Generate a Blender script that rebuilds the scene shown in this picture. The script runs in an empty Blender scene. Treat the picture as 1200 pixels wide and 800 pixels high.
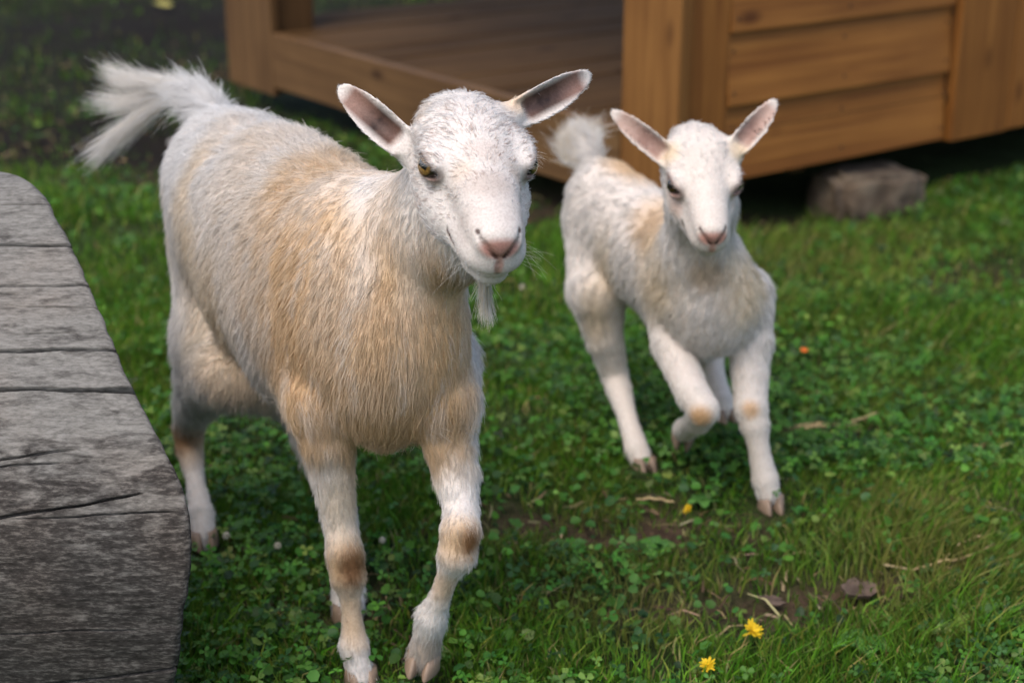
import bpy, bmesh, math, time
import numpy as np
from mathutils import Vector, Matrix
T0 = time.time()
rng = np.random.default_rng(7)
SC = bpy.context.scene
COL = SC.collection

# ------------------------------------------------------------------ camera, sky, sun, exposure
CAM_H, PITCH, LENS = 1.10, math.radians(20.0), 55.0
FPX = LENS / 36.0 * 1200.0
cam_d = bpy.data.cameras.new('camera')
cam = bpy.data.objects.new('camera', cam_d); COL.objects.link(cam)
cam.location = (0, 0, CAM_H)
cam.rotation_euler = (math.pi / 2 - PITCH, 0, 0)
cam_d.sensor_width = 36.0; cam_d.lens = LENS
cam_d.clip_start = 0.05; cam_d.clip_end = 2000
cam_d.dof.use_dof = True
cam_d.dof.focus_distance = 1.74
cam_d.dof.aperture_fstop = 3.8
SC.camera = cam

SUN_EL, SUN_AZ = math.radians(60), math.radians(-142)      # azimuth measured from +Y towards +X
world = bpy.data.worlds.new('World'); SC.world = world
world.use_nodes = True
wn = world.node_tree
sky = wn.nodes.new('ShaderNodeTexSky'); sky.sky_type = 'NISHITA'; sky.sun_disc = False
sky.sun_elevation = SUN_EL; sky.sun_rotation = SUN_AZ
sky.air_density = 1.0; sky.dust_density = 4.0; sky.ozone_density = 0.6
bg = wn.nodes['Background']; bg.inputs['Strength'].default_value = 0.15
wn.links.new(sky.outputs[0], bg.inputs['Color'])

sun_d = bpy.data.lights.new('sun', 'SUN'); sun_d.energy = 0.5; sun_d.angle = math.radians(40)
sun_d.color = (1.0, 0.985, 0.965)
sun = bpy.data.objects.new('sun', sun_d); COL.objects.link(sun)
sdir = Vector((math.sin(SUN_AZ) * math.cos(SUN_EL), math.cos(SUN_AZ) * math.cos(SUN_EL), math.sin(SUN_EL)))
sun.rotation_euler = sdir.to_track_quat('Z', 'Y').to_euler()
sun.location = (-3, 3, 6)

SC.view_settings.view_transform = 'Standard'
SC.view_settings.look = 'None'
SC.view_settings.exposure = 0.80
SC.view_settings.gamma = 1.0
SC.view_settings.use_curve_mapping = False
SC.render.engine = 'CYCLES'
SC.cycles.use_denoising = True
SC.cycles.max_bounces = 6
SC.cycles.diffuse_bounces = 4
SC.cycles.transparent_max_bounces = 8
SC.cycles_curves.shape = 'RIBBONS'
SC.cycles_curves.subdivisions = 2

# ------------------------------------------------------------------ measuring helpers (photograph pixel + distance -> place)
def P(px, py, Y):
    u = (px - 600) / FPX; v = (400 - py) / FPX
    d = np.array([u, math.cos(PITCH) + v * math.sin(PITCH), -math.sin(PITCH) + v * math.cos(PITCH)])
    return np.array([0, 0, CAM_H]) + d * (Y / d[1])
def G(px, py):
    a = PITCH + math.atan((py - 400) / FPX)
    return P(px, py, CAM_H / math.tan(a))
def norm(v):
    v = np.asarray(v, float); return v / np.linalg.norm(v)

# ------------------------------------------------------------------ noise
_perm = np.random.default_rng(3).permutation(256)
_perm = np.concatenate([_perm, _perm, _perm]).astype(np.int64)
def _h(ix, iy, iz):
    return _perm[(_perm[(_perm[ix & 255] + iy) & 255] + iz) & 255] / 255.0
def noise3(p, s=1.0):
    q = np.asarray(p, float) / s
    i = np.floor(q).astype(np.int64); f = q - i; f = f * f * (3 - 2 * f)
    r = 0
    for dx in (0, 1):
        wx = f[:, 0] if dx else 1 - f[:, 0]
        for dy in (0, 1):
            wy = f[:, 1] if dy else 1 - f[:, 1]
            for dz in (0, 1):
                wz = f[:, 2] if dz else 1 - f[:, 2]
                r = r + _h(i[:, 0] + dx, i[:, 1] + dy, i[:, 2] + dz) * wx * wy * wz
    return r
def fbm(p, s=1.0, o=3):
    r = 0; a = 1.0; t = 0
    for k in range(o):
        r = r + a * noise3(np.asarray(p) + k * 17.3, s); t += a; a *= .5; s *= .5
    return r / t
def xy0(x, y):
    return np.stack([x, y, np.zeros_like(x)], 1)

# ------------------------------------------------------------------ object helpers
def tag(o, label=None, cat=None, group=None, kind=None):
    if label: o['label'] = label
    if cat: o['category'] = cat
    if group: o['group'] = group
    if kind: o['kind'] = kind
    return o
def link(name, data, mat=None, parent=None):
    o = bpy.data.objects.new(name, data); COL.objects.link(o)
    if mat is not None: data.materials.append(mat)
    if parent is not None: o.parent = parent
    return o
def empty(name, loc=(0, 0, 0)):
    o = bpy.data.objects.new(name, None); COL.objects.link(o); o.location = loc
    o.empty_display_size = .05
    return o
def np_mesh(name, V, F, smooth=True, cols=None):
    V = np.ascontiguousarray(V, np.float32); F = np.ascontiguousarray(F, np.int32)
    me = bpy.data.meshes.new(name)
    n, k = F.shape
    me.vertices.add(len(V)); me.vertices.foreach_set('co', V.ravel())
    me.loops.add(n * k); me.loops.foreach_set('vertex_index', F.ravel())
    me.polygons.add(n); me.polygons.foreach_set('loop_start', np.arange(0, n * k, k, dtype=np.int32))
    try: me.polygons.foreach_set('loop_total', np.full(n, k, np.int32))
    except Exception: pass
    if smooth: me.polygons.foreach_set('use_smooth', np.ones(n, bool))
    if cols is not None:
        a = me.color_attributes.new('Col', 'FLOAT_COLOR', 'POINT')
        c = np.ones((len(V), 4), np.float32); c[:, :3] = cols
        a.data.foreach_set('color', c.ravel())
    me.update(calc_edges=True); me.validate()
    return me
def bm_mesh(name, bm, smooth=False):
    me = bpy.data.meshes.new(name); bm.normal_update(); bm.to_mesh(me); bm.free()
    if smooth: me.polygons.foreach_set('use_smooth', np.ones(len(me.polygons), bool))
    return me

# ------------------------------------------------------------------ material helpers
def new_mat(name):
    m = bpy.data.materials.new(name); m.use_nodes = True
    nt = m.node_tree; b = nt.nodes['Principled BSDF']
    return m, nt, b
def N(nt, typ, **kw):
    n = nt.nodes.new(typ)
    for k, v in kw.items():
        if k in n.inputs: n.inputs[k].default_value = v
        else: setattr(n, k, v)
    return n
def ramp(nt, fac, stops):
    r = nt.nodes.new('ShaderNodeValToRGB'); e = r.color_ramp.elements
    while len(e) < len(stops): e.new(.5)
    for i, (p, c) in enumerate(stops):
        e[i].position = p; e[i].color = (*c, 1) if len(c) == 3 else c
    nt.links.new(fac, r.inputs[0]); return r.outputs[0]
def mixc(nt, fac, a, b, mode='MIX'):
    m = nt.nodes.new('ShaderNodeMix'); m.data_type = 'RGBA'; m.blend_type = mode
    for sock, v in ((m.inputs[0], fac), (m.inputs[6], a), (m.inputs[7], b)):
        if hasattr(v, 'is_linked'): nt.links.new(v, sock)
        elif isinstance(v, (int, float)): sock.default_value = v
        else: sock.default_value = (*v, 1)
    return m.outputs[2]
def mathn(nt, op, a, b=None):
    m = nt.nodes.new('ShaderNodeMath'); m.operation = op
    for i, v in enumerate((a, b)):
        if v is None: continue
        if hasattr(v, 'is_linked'): nt.links.new(v, m.inputs[i])
        else: m.inputs[i].default_value = v
    return m.outputs[0]
def bump(nt, h, strength, dist, b):
    n = nt.nodes.new('ShaderNodeBump'); n.inputs['Strength'].default_value = strength; n.inputs['Distance'].default_value = dist
    nt.links.new(h, n.inputs['Height']); nt.links.new(n.outputs[0], b.inputs['Normal'])

def wood_mat(name, dark, light, rough=.6, rand=.25, grain=(40, 40, 1.6), knots=True):
    """stained softwood; grain runs along the object's local X"""
    m, nt, b = new_mat(name)
    tc = N(nt, 'ShaderNodeTexCoord'); oi = N(nt, 'ShaderNodeObjectInfo')
    mp = N(nt, 'ShaderNodeMapping'); mp.inputs['Scale'].default_value = (grain[2], grain[0], grain[1])
    add = N(nt, 'ShaderNodeVectorMath', operation='ADD')
    sc = N(nt, 'ShaderNodeVectorMath', operation='SCALE'); sc.inputs[3].default_value = 37.0
    cmb = N(nt, 'ShaderNodeCombineXYZ')
    for k in range(3): nt.links.new(oi.outputs['Random'], cmb.inputs[k])
    nt.links.new(cmb.outputs[0], sc.inputs[0])
    nt.links.new(tc.outputs['Object'], add.inputs[0]); nt.links.new(sc.outputs[0], add.inputs[1])
    nt.links.new(add.outputs[0], mp.inputs[0])
    n1 = N(nt, 'ShaderNodeTexNoise'); n1.inputs['Scale'].default_value = 1.0; n1.inputs['Detail'].default_value = 5; n1.inputs['Distortion'].default_value = .8
    nt.links.new(mp.outputs[0], n1.inputs['Vector'])
    n2 = N(nt, 'ShaderNodeTexNoise'); n2.inputs['Scale'].default_value = 3.2; n2.inputs['Detail'].default_value = 3
    nt.links.new(add.outputs[0], n2.inputs['Vector'])
    c = ramp(nt, n1.outputs[0], [(.3, dark), (.7, light)])
    st = ramp(nt, n2.outputs[0], [(.35, (.55, .5, .45)), (.6, (1, 1, 1))])
    c = mixc(nt, .42, c, st, 'MULTIPLY')
    if knots:
        vo = N(nt, 'ShaderNodeTexVoronoi'); vo.inputs['Scale'].default_value = 1.0
        mp2 = N(nt, 'ShaderNodeMapping'); mp2.inputs['Scale'].default_value = (3.2, 7, 7)
        nt.links.new(add.outputs[0], mp2.inputs[0]); nt.links.new(mp2.outputs[0], vo.inputs['Vector'])
        k = ramp(nt, vo.outputs['Distance'], [(.05, (.25, .16, .1)), (.16, (1, 1, 1))])
        c = mixc(nt, .8, c, k, 'MULTIPLY')
    hv = N(nt, 'ShaderNodeHueSaturation')
    nt.links.new(c, hv.inputs['Color'])
    mr = N(nt, 'ShaderNodeMapRange'); mr.inputs[3].default_value = 1 - rand; mr.inputs[4].default_value = 1 + rand
    nt.links.new(oi.outputs['Random'], mr.inputs[0]); nt.links.new(mr.outputs[0], hv.inputs['Value'])
    nt.links.new(hv.outputs[0], b.inputs['Base Color'])
    b.inputs['Roughness'].default_value = rough; b.inputs['Specular IOR Level'].default_value = .3
    bump(nt, n1.outputs[0], .35, .004, b)
    return m

def leafy_mat(name, trans=.35, rough=.55, spec=.3):
    m, nt, b = new_mat(name)
    at = N(nt, 'ShaderNodeAttribute', attribute_name='Col')
    nt.links.new(at.outputs['Color'], b.inputs['Base Color'])
    b.inputs['Roughness'].default_value = rough; b.inputs['Specular IOR Level'].default_value = spec
    tr = N(nt, 'ShaderNodeBsdfTranslucent'); nt.links.new(at.outputs['Color'], tr.inputs[0])
    mx = N(nt, 'ShaderNodeMixShader'); mx.inputs[0].default_value = trans
    nt.links.new(b.outputs[0], mx.inputs[1]); nt.links.new(tr.outputs[0], mx.inputs[2])
    nt.links.new(mx.outputs[0], nt.nodes['Material Output'].inputs[0])
    return m

# ------------------------------------------------------------------ ground
BARE = [  # (px, py, rx, ry, strength) bare or dry earth showing in the turf
    (705, 628, .20, .085, 1.0), (1085, 692, .24, .085, 1.0), (810, 712, .26, .07, .75), (385, 712, .12, .07, .7), (905, 640, .12, .04, .35), (985, 705, .12, .06, .9), (450, 760, .07, .05, .6), (1150, 600, .10, .05, .6), (960, 500, .12, .05, .5), (1150, 330, .2, .1, .5),
    (1195, 540, .10, .06, .7), (270, 660, .06, .05, .4), (760, 600, .12, .04, .6),
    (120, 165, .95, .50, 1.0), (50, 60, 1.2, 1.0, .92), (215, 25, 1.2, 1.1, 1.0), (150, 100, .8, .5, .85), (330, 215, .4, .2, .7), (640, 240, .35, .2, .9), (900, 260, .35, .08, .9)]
def bare_mask(x, y):
    p = xy0(x, y)
    wob = fbm(p, .12, 3) - .5; patchy = np.clip(.35 + 2.6 * (fbm(p + 13, .07, 3) - .36), .25, 1)
    m = np.zeros_like(x)
    for px, py, rx, ry, s in BARE:
        g = G(px, py)
        d = np.sqrt(((x - g[0]) / rx) ** 2 + ((y - g[1]) / ry) ** 2) + wob * 1.4
        m = np.maximum(m, s * np.clip(1.5 - d, 0, 1) * (patchy if g[1] < 3 else 1))
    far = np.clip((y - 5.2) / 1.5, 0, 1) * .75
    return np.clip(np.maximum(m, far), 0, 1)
def ground_z(x, y):
    p = xy0(x, y)
    near = 1.0 / (1 + np.maximum(0, y - 9) * .0)
    return (fbm(p, .45, 3) - .5) * .045 * near - bare_mask(x, y) * .012

gx = np.unique(np.concatenate([np.linspace(-400, -6, 14), np.linspace(-6, -2, 40), np.linspace(-2, 2, 260), np.linspace(2, 6, 40), np.linspace(6, 400, 14)]))
gy = np.unique(np.concatenate([np.linspace(-60, 0, 10), np.linspace(0, 1.2, 20), np.linspace(1.2, 4.2, 200), np.linspace(4.2, 9, 110), np.linspace(9, 900, 24)]))
GX, GY = np.meshgrid(gx, gy, indexing='ij')
vx, vy = GX.ravel(), GY.ravel()
vz = ground_z(vx, vy)
nx_, ny_ = GX.shape
idx = np.arange(nx_ * ny_).reshape(nx_, ny_)
quads = np.stack([idx[:-1, :-1], idx[1:, :-1], idx[1:, 1:], idx[:-1, 1:]], -1).reshape(-1, 4)
bmv = bare_mask(vx, vy)
gcol = np.array([.030, .048, .014])[None] * (1 - bmv[:, None]) + (np.array([.075, .050, .033])[None] + (np.array([.012, .0095, .007]) - np.array([.075, .050, .033]))[None] * np.clip((vy - 3.2) / 1.5, 0, 1)[:, None]) * bmv[:, None]  # distant soil fades to a darker colour that stands for tree shade
mg, nt, b = new_mat('turf_soil')
at = N(nt, 'ShaderNodeAttribute', attribute_name='Col')
tc = N(nt, 'ShaderNodeTexCoord')
n1 = N(nt, 'ShaderNodeTexNoise'); n1.inputs['Scale'].default_value = 70; n1.inputs['Detail'].default_value = 6
n2 = N(nt, 'ShaderNodeTexNoise'); n2.inputs['Scale'].default_value = 6; n2.inputs['Detail'].default_value = 4
for q in (n1, n2): nt.links.new(tc.outputs['Object'], q.inputs['Vector'])
c = mixc(nt, .7, at.outputs['Color'], ramp(nt, n1.outputs[0], [(.3, (.45, .42, .4)), (.7, (1.4, 1.35, 1.3))]), 'MULTIPLY')
c = mixc(nt, .6, c, ramp(nt, n2.outputs[0], [(.35, (.6, .6, .6)), (.65, (1.2, 1.2, 1.2))]), 'MULTIPLY')
nt.links.new(c, b.inputs['Base Color']); b.inputs['Roughness'].default_value = .95; b.inputs['Specular IOR Level'].default_value = .1
bump(nt, n1.outputs[0], .8, .01, b)
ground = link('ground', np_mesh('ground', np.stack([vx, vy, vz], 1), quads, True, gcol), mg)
tag(ground, 'mown turf with bare soil patches, painted darker far off as tree shade', kind='structure')

# ------------------------------------------------------------------ hewn log: outline used by grass exclusion too
LOGP = [  # (photo px of the cut end, py, distance)
    (-40, 196, 2.02), (0, 199, 1.985), (28, 206, 1.955), (48, 224, 1.92), (70, 262, 1.875), (96, 316, 1.815), (122, 376, 1.75), (152, 446, 1.685),
    (180, 503, 1.64), (204, 549, 1.608), (217, 586, 1.588), (223, 622, 1.573), (223, 662, 1.564), (218, 706, 1.560), (211, 752, 1.563), (203, 800, 1.572), (192, 850, 1.59)]
log_front = np.array([P(*q) for q in LOGP])
log_back = np.array([[-.86, 2.10, .60], [-.93, 2.22, .50], [-.97, 2.28, .36], [-.96, 2.27, .20], [-.92, 2.18, .02], [-.78, 1.95, -.03], [-.55, 1.70, -.03]])
def in_log(x, y):
    return (x < -.36 - (y - 1.57) * .62) & (y > 1.60) & (y < 2.22)

# ------------------------------------------------------------------ wooden porch frame numbers (shared with grass)
WD = np.array([.809, .588, 0.]); WD /= np.linalg.norm(WD)
PD = np.array([-WD[1], WD[0], 0.])
CORNER = np.array([.387, 3.61, 0.])
def in_shed(x, y, m=0.0):
    dx, dy = x - CORNER[0], y - CORNER[1]
    a = dx * WD[0] + dy * WD[1]; c_ = dx * PD[0] + dy * PD[1]
    return (a > m) & (a < 3.2) & (c_ > m) & (c_ < 2.5)

# hooves on the ground press the turf down
HOOFS = [G(424, 803), G(494, 800), G(240, 640), G(408, 728), G(902, 594), G(756, 551)]
def trampled(x, y):
    t = np.zeros_like(x)
    for g in HOOFS:
        t = np.maximum(t, np.clip(1.6 - np.hypot((x - g[0]) / .045, (y - g[1] + .022) / .055), 0, 1))
    return t
# ------------------------------------------------------------------ grass, clover, straw (nobody could count them)
def scatter(n, y0, y1, marg=.70, power=1.0):
    y = y0 + (y1 - y0) * rng.random(n) ** power
    hw = (y * .94 + .38) * .3275 + marg
    x = (rng.random(n) * 2 - 1) * hw
    # uniform density: accept in proportion to width
    keep = rng.random(n) < hw / hw.max()
    return x[keep], y[keep]

def blades(x, y, length, width, lean, cols, seed=1, z0=None):
    n = len(x)
    r = np.random.default_rng(seed)
    az = r.random(n) * 2 * np.pi
    dirx, diry = np.cos(az), np.sin(az)
    sx, sy = -diry, dirx
    tw = r.random(n) * 2 * np.pi
    sx, sy = np.cos(tw), np.sin(tw)
    z = ground_z(x, y) - .004 if z0 is None else z0
    V = np.zeros((n, 5, 3)); C = np.zeros((n, 5, 3))
    for k, (t, wf) in enumerate(((0, .8), (.5, 1.0), (1.0, 0.0))):
        bend = lean * t * t
        cx = x + dirx * length * bend; cy = y + diry * length * bend
        cz = z + length * t * np.sqrt(np.clip(1 - (bend * .8) ** 2, .05, 1))
        if k < 2:
            for s_, j in ((-1, 0), (1, 1)):
                V[:, k * 2 + j, 0] = cx + s_ * sx * width * wf * .5
                V[:, k * 2 + j, 1] = cy + s_ * sy * width * wf * .5
                V[:, k * 2 + j, 2] = cz
        else:
            V[:, 4] = np.stack([cx, cy, cz], 1)
    C[:] = cols[:, None, :]
    base = (np.arange(n) * 5)[:, None]
    F = np.concatenate([base + np.array([0, 1, 3]), base + np.array([0, 3, 2]), base + np.array([2, 3, 4])], 0)
    return V.reshape(-1, 3), F, C.reshape(-1, 3)

def pick(n, table, r):
    w = np.array([t[0] for t in table]); w = w / w.sum()
    k = r.choice(len(table), n, p=w)
    c = np.array([t[1] for t in table])[k]
    return np.clip(c * (1 + .28 * r.standard_normal((n, 1))) * (1 + .08 * r.standard_normal((n, 3))), .004, 1)

GRASSC = [(5, (.098, .245, .017)), (4, (.145, .310, .026)), (2.5, (.050, .130, .013)), (2.6, (.23, .30, .042)), (.9, (.40, .33, .13))]
r = np.random.default_rng(11)
def grass_set(n, y0, y1, L, W, seed, power=1.0):
    x, y = scatter(n, y0, y1, power=power)
    m = bare_mask(x, y)
    tuft = fbm(xy0(x, y), .16, 2); tuft2 = fbm(xy0(x, y) + 40, .5, 2)
    keep = (rng.random(len(x)) < (1 - .93 * m) * np.clip(.25 + 1.8 * (tuft - .28), .08, 1)) & ~in_log(x, y) & ~in_shed(x, y, .08)
    x, y, tuft, tuft2, m = x[keep], y[keep], tuft[keep], tuft2[keep], m[keep]
    k = len(x); rr = np.random.default_rng(seed)
    length = L * (.45 + .7 * rr.random(k)) * (.5 + 1.05 * np.clip(tuft2 * 1.7 - .35, 0, 1.1)) * (1 - .4 * m)
    # longer tufts seen lower right and by the log
    for px, py, rad, f in ((1060, 640, .18, 1.5), (1170, 740, .18, 1.7), (1000, 650, .16, 1.3), (255, 740, .14, 1.5), (900, 655, .12, 1.3)):
        g = G(px, py); d = np.hypot(x - g[0], y - g[1]); length = length * (1 + (f - 1) * np.clip(1.3 - d / rad, 0, 1))
    length = length * np.where(np.hypot(x - .25, y - 2.35) < .35, .75, 1)
    length = length * (1 - .8 * trampled(x, y))
    width = W * (.6 + .7 * rr.random(k))
    lean = .12 + .62 * rr.random(k)
    cols = pick(k, GRASSC, rr) * (.58 + .62 * fbm(xy0(x, y) + 55, .22, 2))[:, None] * (1 - .5 * np.clip((y - 4.2) / 1.5, 0, 1) * (x < .2))[:, None]  # far left blades are tinted darker as if under trees
    # drier, yellower tufts
    for px, py, rad in ((1060, 620, .20), (760, 700, .18), (690, 620, .14), (560, 640, .10), (1120, 480, .15), (850, 330, .3), (1010, 300, .4), (960, 430, .25), (1090, 690, .2), (740, 720, .12)):
        g = G(px, py); d = np.hypot(x - g[0], y - g[1]); w_ = (np.clip(1.2 - d / rad, 0, 1) * (rr.random(k) < .5))[:, None]
        cols = cols * (1 - w_) + w_ * np.array([.24, .24, .06]) * (.7 + .5 * rr.random((k, 1)))
    return blades(x, y, length, width, lean, cols, seed)
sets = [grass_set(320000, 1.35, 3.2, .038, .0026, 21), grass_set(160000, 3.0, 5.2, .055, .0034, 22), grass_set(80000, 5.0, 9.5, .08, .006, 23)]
def join_sets(sets):
    Vs, Fs, Cs, o = [], [], [], 0
    for V, F, C in sets:
        Vs.append(V); Fs.append(F + o); Cs.append(C); o += len(V)
    return np.concatenate(Vs), np.concatenate(Fs), np.concatenate(Cs)
V, F, C = join_sets(sets)
M_GRASS = leafy_mat('grass_blades', .3, .5, .35)
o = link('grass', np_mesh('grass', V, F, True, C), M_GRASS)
tag(o, 'short green grass blades growing over the turf', 'grass', kind='stuff')

# clover: three leaflets to a leaf
def clover_set(n, y0, y1, R, seed, round_leaf=False):
    x, y = scatter(n, y0, y1)
    rr = np.random.default_rng(seed)
    m = bare_mask(x, y); pt = fbm(xy0(x, y) + (90 if round_leaf else 70), .38, 3)
    keep = (rng.random(len(x)) < (1 - .95 * m) * np.clip((pt - .40) * 5, .05, 1) * (1 - .9 * trampled(x, y))) & ~in_log(x, y) & ~in_shed(x, y, .02)
    x, y = x[keep], y[keep]; n = len(x)
    z = ground_z(x, y) + .006 + .034 * rr.random(n)
    R = R * (.55 + .75 * rr.random(n))
    up = np.stack([.45 * rr.standard_normal(n), .45 * rr.standard_normal(n) - .15, np.ones(n)], 1); up /= np.linalg.norm(up, axis=1)[:, None]
    az = rr.random(n) * 2 * np.pi
    t1 = np.stack([np.cos(az), np.sin(az), np.zeros(n)], 1); t1 -= up * (t1 * up).sum(1)[:, None]; t1 /= np.linalg.norm(t1, axis=1)[:, None]
    t2 = np.cross(up, t1)
    cols = .9 * (.6 + .7 * fbm(xy0(x, y) + 21, .18, 2))[:, None] * pick(n, [(5, (.056, .175, .021)), (4, (.085, .225, .026)), (3, (.032, .100, .020)), (1.8, (.15, .25, .045))], rr)
    shape = np.array([(0, 0, 0), (.45, .34, .10), (.88, .30, .08), (.93, 0, -.03), (.88, -.30, .08), (.45, -.34, .10)])
    if round_leaf: shape = np.array([(0, 0, 0), (.25, .52, .12), (.9, .45, .05), (1.25, 0, -.12), (.9, -.45, .05), (.25, -.52, .12)])
    Vs, Fs = [], []
    nl = 1 if round_leaf else 3
    V = np.zeros((n, nl * 6, 3))
    for l in range(nl):
        ca, sa = math.cos(l * 2.094), math.sin(l * 2.094)
        for k, (a_, b_, c_) in enumerate(shape):
            aa = a_ * ca - b_ * sa; bb = a_ * sa + b_ * ca
            V[:, l * 6 + k] = np.stack([x, y, z], 1) + R[:, None] * (aa * t1 + bb * t2 + c_ * up)
    tri = []
    for l in range(nl):
        for k in range(1, 5): tri.append((l * 6, l * 6 + k, l * 6 + k + 1))
    tri = np.array(tri)
    F = (np.arange(n) * nl * 6)[:, None, None] + tri[None]
    return V.reshape(-1, 3), F.reshape(-1, 3), np.repeat(cols, nl * 6, 0)
V, F, C = join_sets([clover_set(53000, 1.35, 3.3, .0100, 31), clover_set(18500, 3.1, 5.3, .0125, 32),
                     clover_set(26500, 1.35, 3.4, .012, 33, True), clover_set(10500, 3.2, 6.5, .017, 34, True)])
o = link('clover', np_mesh('clover', V, F, False, C), leafy_mat('clover_leaves', .3, .5, .3))
tag(o, 'low clover and small round weed leaves among the grass', 'clover', kind='stuff')

# dead straw and crumbs of soil lying in the bare patches
rr = np.random.default_rng(41)
x, y = scatter(115000, 1.4, 6.5)
m = bare_mask(x, y)
keep = (rr.random(len(x)) < np.clip(m * .35 + .02, 0, 1) * np.where(y > 3.2, .12, 1)) & ~in_log(x, y)
x, y = x[keep], y[keep]; n = len(x)
L = .012 + .05 * rr.random(n) ** 2; az = rr.random(n) * 6.283; w = .0009 + .0015 * rr.random(n)
z = ground_z(x, y) + .003 + .012 * rr.random(n)
d = np.stack([np.cos(az), np.sin(az), .25 * rr.standard_normal(n)], 1); s_ = np.stack([-np.sin(az), np.cos(az), .5 * rr.standard_normal(n)], 1)
c0 = np.stack([x, y, z], 1); cc = c0 + d * L[:, None] * .5 + np.array([0, 0, 1]) * (L * .12)[:, None]
c1 = c0 + d * L[:, None] + s_ * (L * .15)[:, None]
V = np.stack([c0 - s_ * w[:, None], c0 + s_ * w[:, None], cc - s_ * w[:, None], cc + s_ * w[:, None], c1 - s_ * w[:, None] * .5, c1 + s_ * w[:, None] * .5], 1)
F = (np.arange(n) * 6)[:, None, None] + np.array([(0, 1, 3), (0, 3, 2), (2, 3, 5), (2, 5, 4)])[None]
C = np.repeat(pick(n, [(4, (.23, .17, .085)), (3, (.13, .085, .045)), (2, (.34, .27, .15)), (2, (.06, .04, .028))], rr), 6, 0)
o = link('dead_straw', np_mesh('dead_straw', V.reshape(-1, 3), F.reshape(-1, 3), True, C), leafy_mat('straw_litter', .1, .8, .1))
tag(o, 'scattered dead straw and thatch lying in the bare patches', 'straw', kind='stuff')
print('ground', round(time.time() - T0, 1))
# ------------------------------------------------------------------ wooden porch of a small house
M_STAIN = wood_mat('honey_stained_boards', (.185, .064, .012), (.340, .138, .029), .55, .14)
M_PALE = wood_mat('pale_stained_boards', (.165, .066, .014), (.265, .120, .030), .6, .08)
M_RIM = wood_mat('shade_darkened_rim_boards', (.085, .042, .014), (.150, .080, .030), .65, .08)  # rim and far post: shade at that distance is put into the stain colour
M_DECK = wood_mat('worn_deck_boards', (.060, .032, .013), (.112, .064, .028), .75, .16)
M_DECK.node_tree.nodes['Principled BSDF'].inputs['Specular IOR Level'].default_value = .05
def board(name, origin, xd, yd, L, W, T, mat, parent, bev=.004):
    """box L x W x T with local X along the grain, origin at its lower corner"""
    xd, yd = norm(xd), norm(yd); zd = np.cross(xd, yd)
    bm = bmesh.new()
    bmesh.ops.create_cube(bm, size=1.0)
    bmesh.ops.scale(bm, vec=(L, W, T), verts=bm.verts)
    bmesh.ops.translate(bm, vec=(L / 2, W / 2, T / 2), verts=bm.verts)
    bmesh.ops.bevel(bm, geom=list(bm.edges), offset=bev, segments=2, affect='EDGES', profile=.6)
    me = bm_mesh(name, bm)
    o = link(name, me, mat, parent)
    M = Matrix(((xd[0], yd[0], zd[0], origin[0]), (xd[1], yd[1], zd[1], origin[1]), (xd[2], yd[2], zd[2], origin[2]), (0, 0, 0, 1)))
    o.matrix_basis = (Matrix.Translation(-Vector(parent.location)) @ M) if parent else M
    return o
UPV = np.array([0, 0, 1.])
def S(a, c, z): return CORNER + WD * a + PD * c + UPV * z
porch = empty('wooden_porch', tuple(CORNER))
tag(porch, 'honey stained timber porch raised off the ground behind the goats', 'porch')
# deck: planks run along the wall direction, side by side along the porch front
k, c_ = 0, .036
while c_ < 2.30:
    wd = .178 + .02 * ((k * 37) % 5) / 5
    board('deck_plank', S(.038, c_, .247 + .002 * ((k * 13) % 3)), WD, PD, 3.0, wd, .030, M_DECK, porch, .005)
    c_ += wd + .008; k += 1
for a_ in (.5, 1.4, 2.3):
    board('deck_joist', S(a_, .06, .13), PD, -WD, 2.2, .05, .112, M_DECK, porch)
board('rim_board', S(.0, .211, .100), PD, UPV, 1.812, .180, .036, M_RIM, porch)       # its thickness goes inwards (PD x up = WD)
# near corner: two upright boards
o = board('corner_board', S(.0, .0, .145), UPV, -PD, 1.65, .206, .030, M_PALE, porch); o.matrix_basis.translation += Vector(PD * .206)
board('corner_board', S(.032, .030, .150), UPV, WD, 1.65, .152, .030, M_STAIN, porch)
# low side wall of lapped horizontal boards
zb = [.150, .335, .512, .692, .87]
for i in range(4):
    h = zb[i + 1] - zb[i]
    tilt = norm(UPV + PD * .085)            # each board leans in so that its foot stands proud of the one below
    board('wall_board', S(.1875, .020, zb[i] + .0015), WD, tilt, .815, h + .012, .020, M_STAIN, porch, .003).matrix_basis.translation += Vector(PD * .026)
    board('wall_board', S(1.462, .020, zb[i] + .0015), WD, tilt, 1.5, h + .012, .020, M_STAIN, porch, .003).matrix_basis.translation += Vector(PD * .026)
# nail heads at the ends of the lapped boards
bm = bmesh.new(); bmesh.ops.create_cone(bm, cap_ends=True, segments=10, radius1=.0045, radius2=.0035, depth=.004); nail_me = bm_mesh('nail_head', bm)
m_nail, nt, b = new_mat('rusty_nail'); b.inputs['Base Color'].default_value = (.05, .035, .028, 1); b.inputs['Roughness'].default_value = .6; b.inputs['Metallic'].default_value = .5
nail_me.materials.append(m_nail)
for i in range(3):
    for a_ in (.205, .590, .985):
        for zz in (.035, .135):
            o = bpy.data.objects.new('nail_head', nail_me); COL.objects.link(o); o.parent = porch
            q = S(a_ + .004 * ((i * 7 + int(a_ * 100)) % 3), .0258 + .085 * zz, zb[i] + zz) - CORNER
            o.matrix_basis = Matrix.Translation(Vector(q)) @ Vector(-PD).to_track_quat('Z', 'Y').to_matrix().to_4x4()
board('wall_cap', S(.19, -.004, .886), WD, PD, 2.8, .10, .03, M_STAIN, porch)
board('upright_board', S(1.016, .012, .146), UPV, WD, 1.65, .238, .034, M_STAIN, porch)
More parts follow.
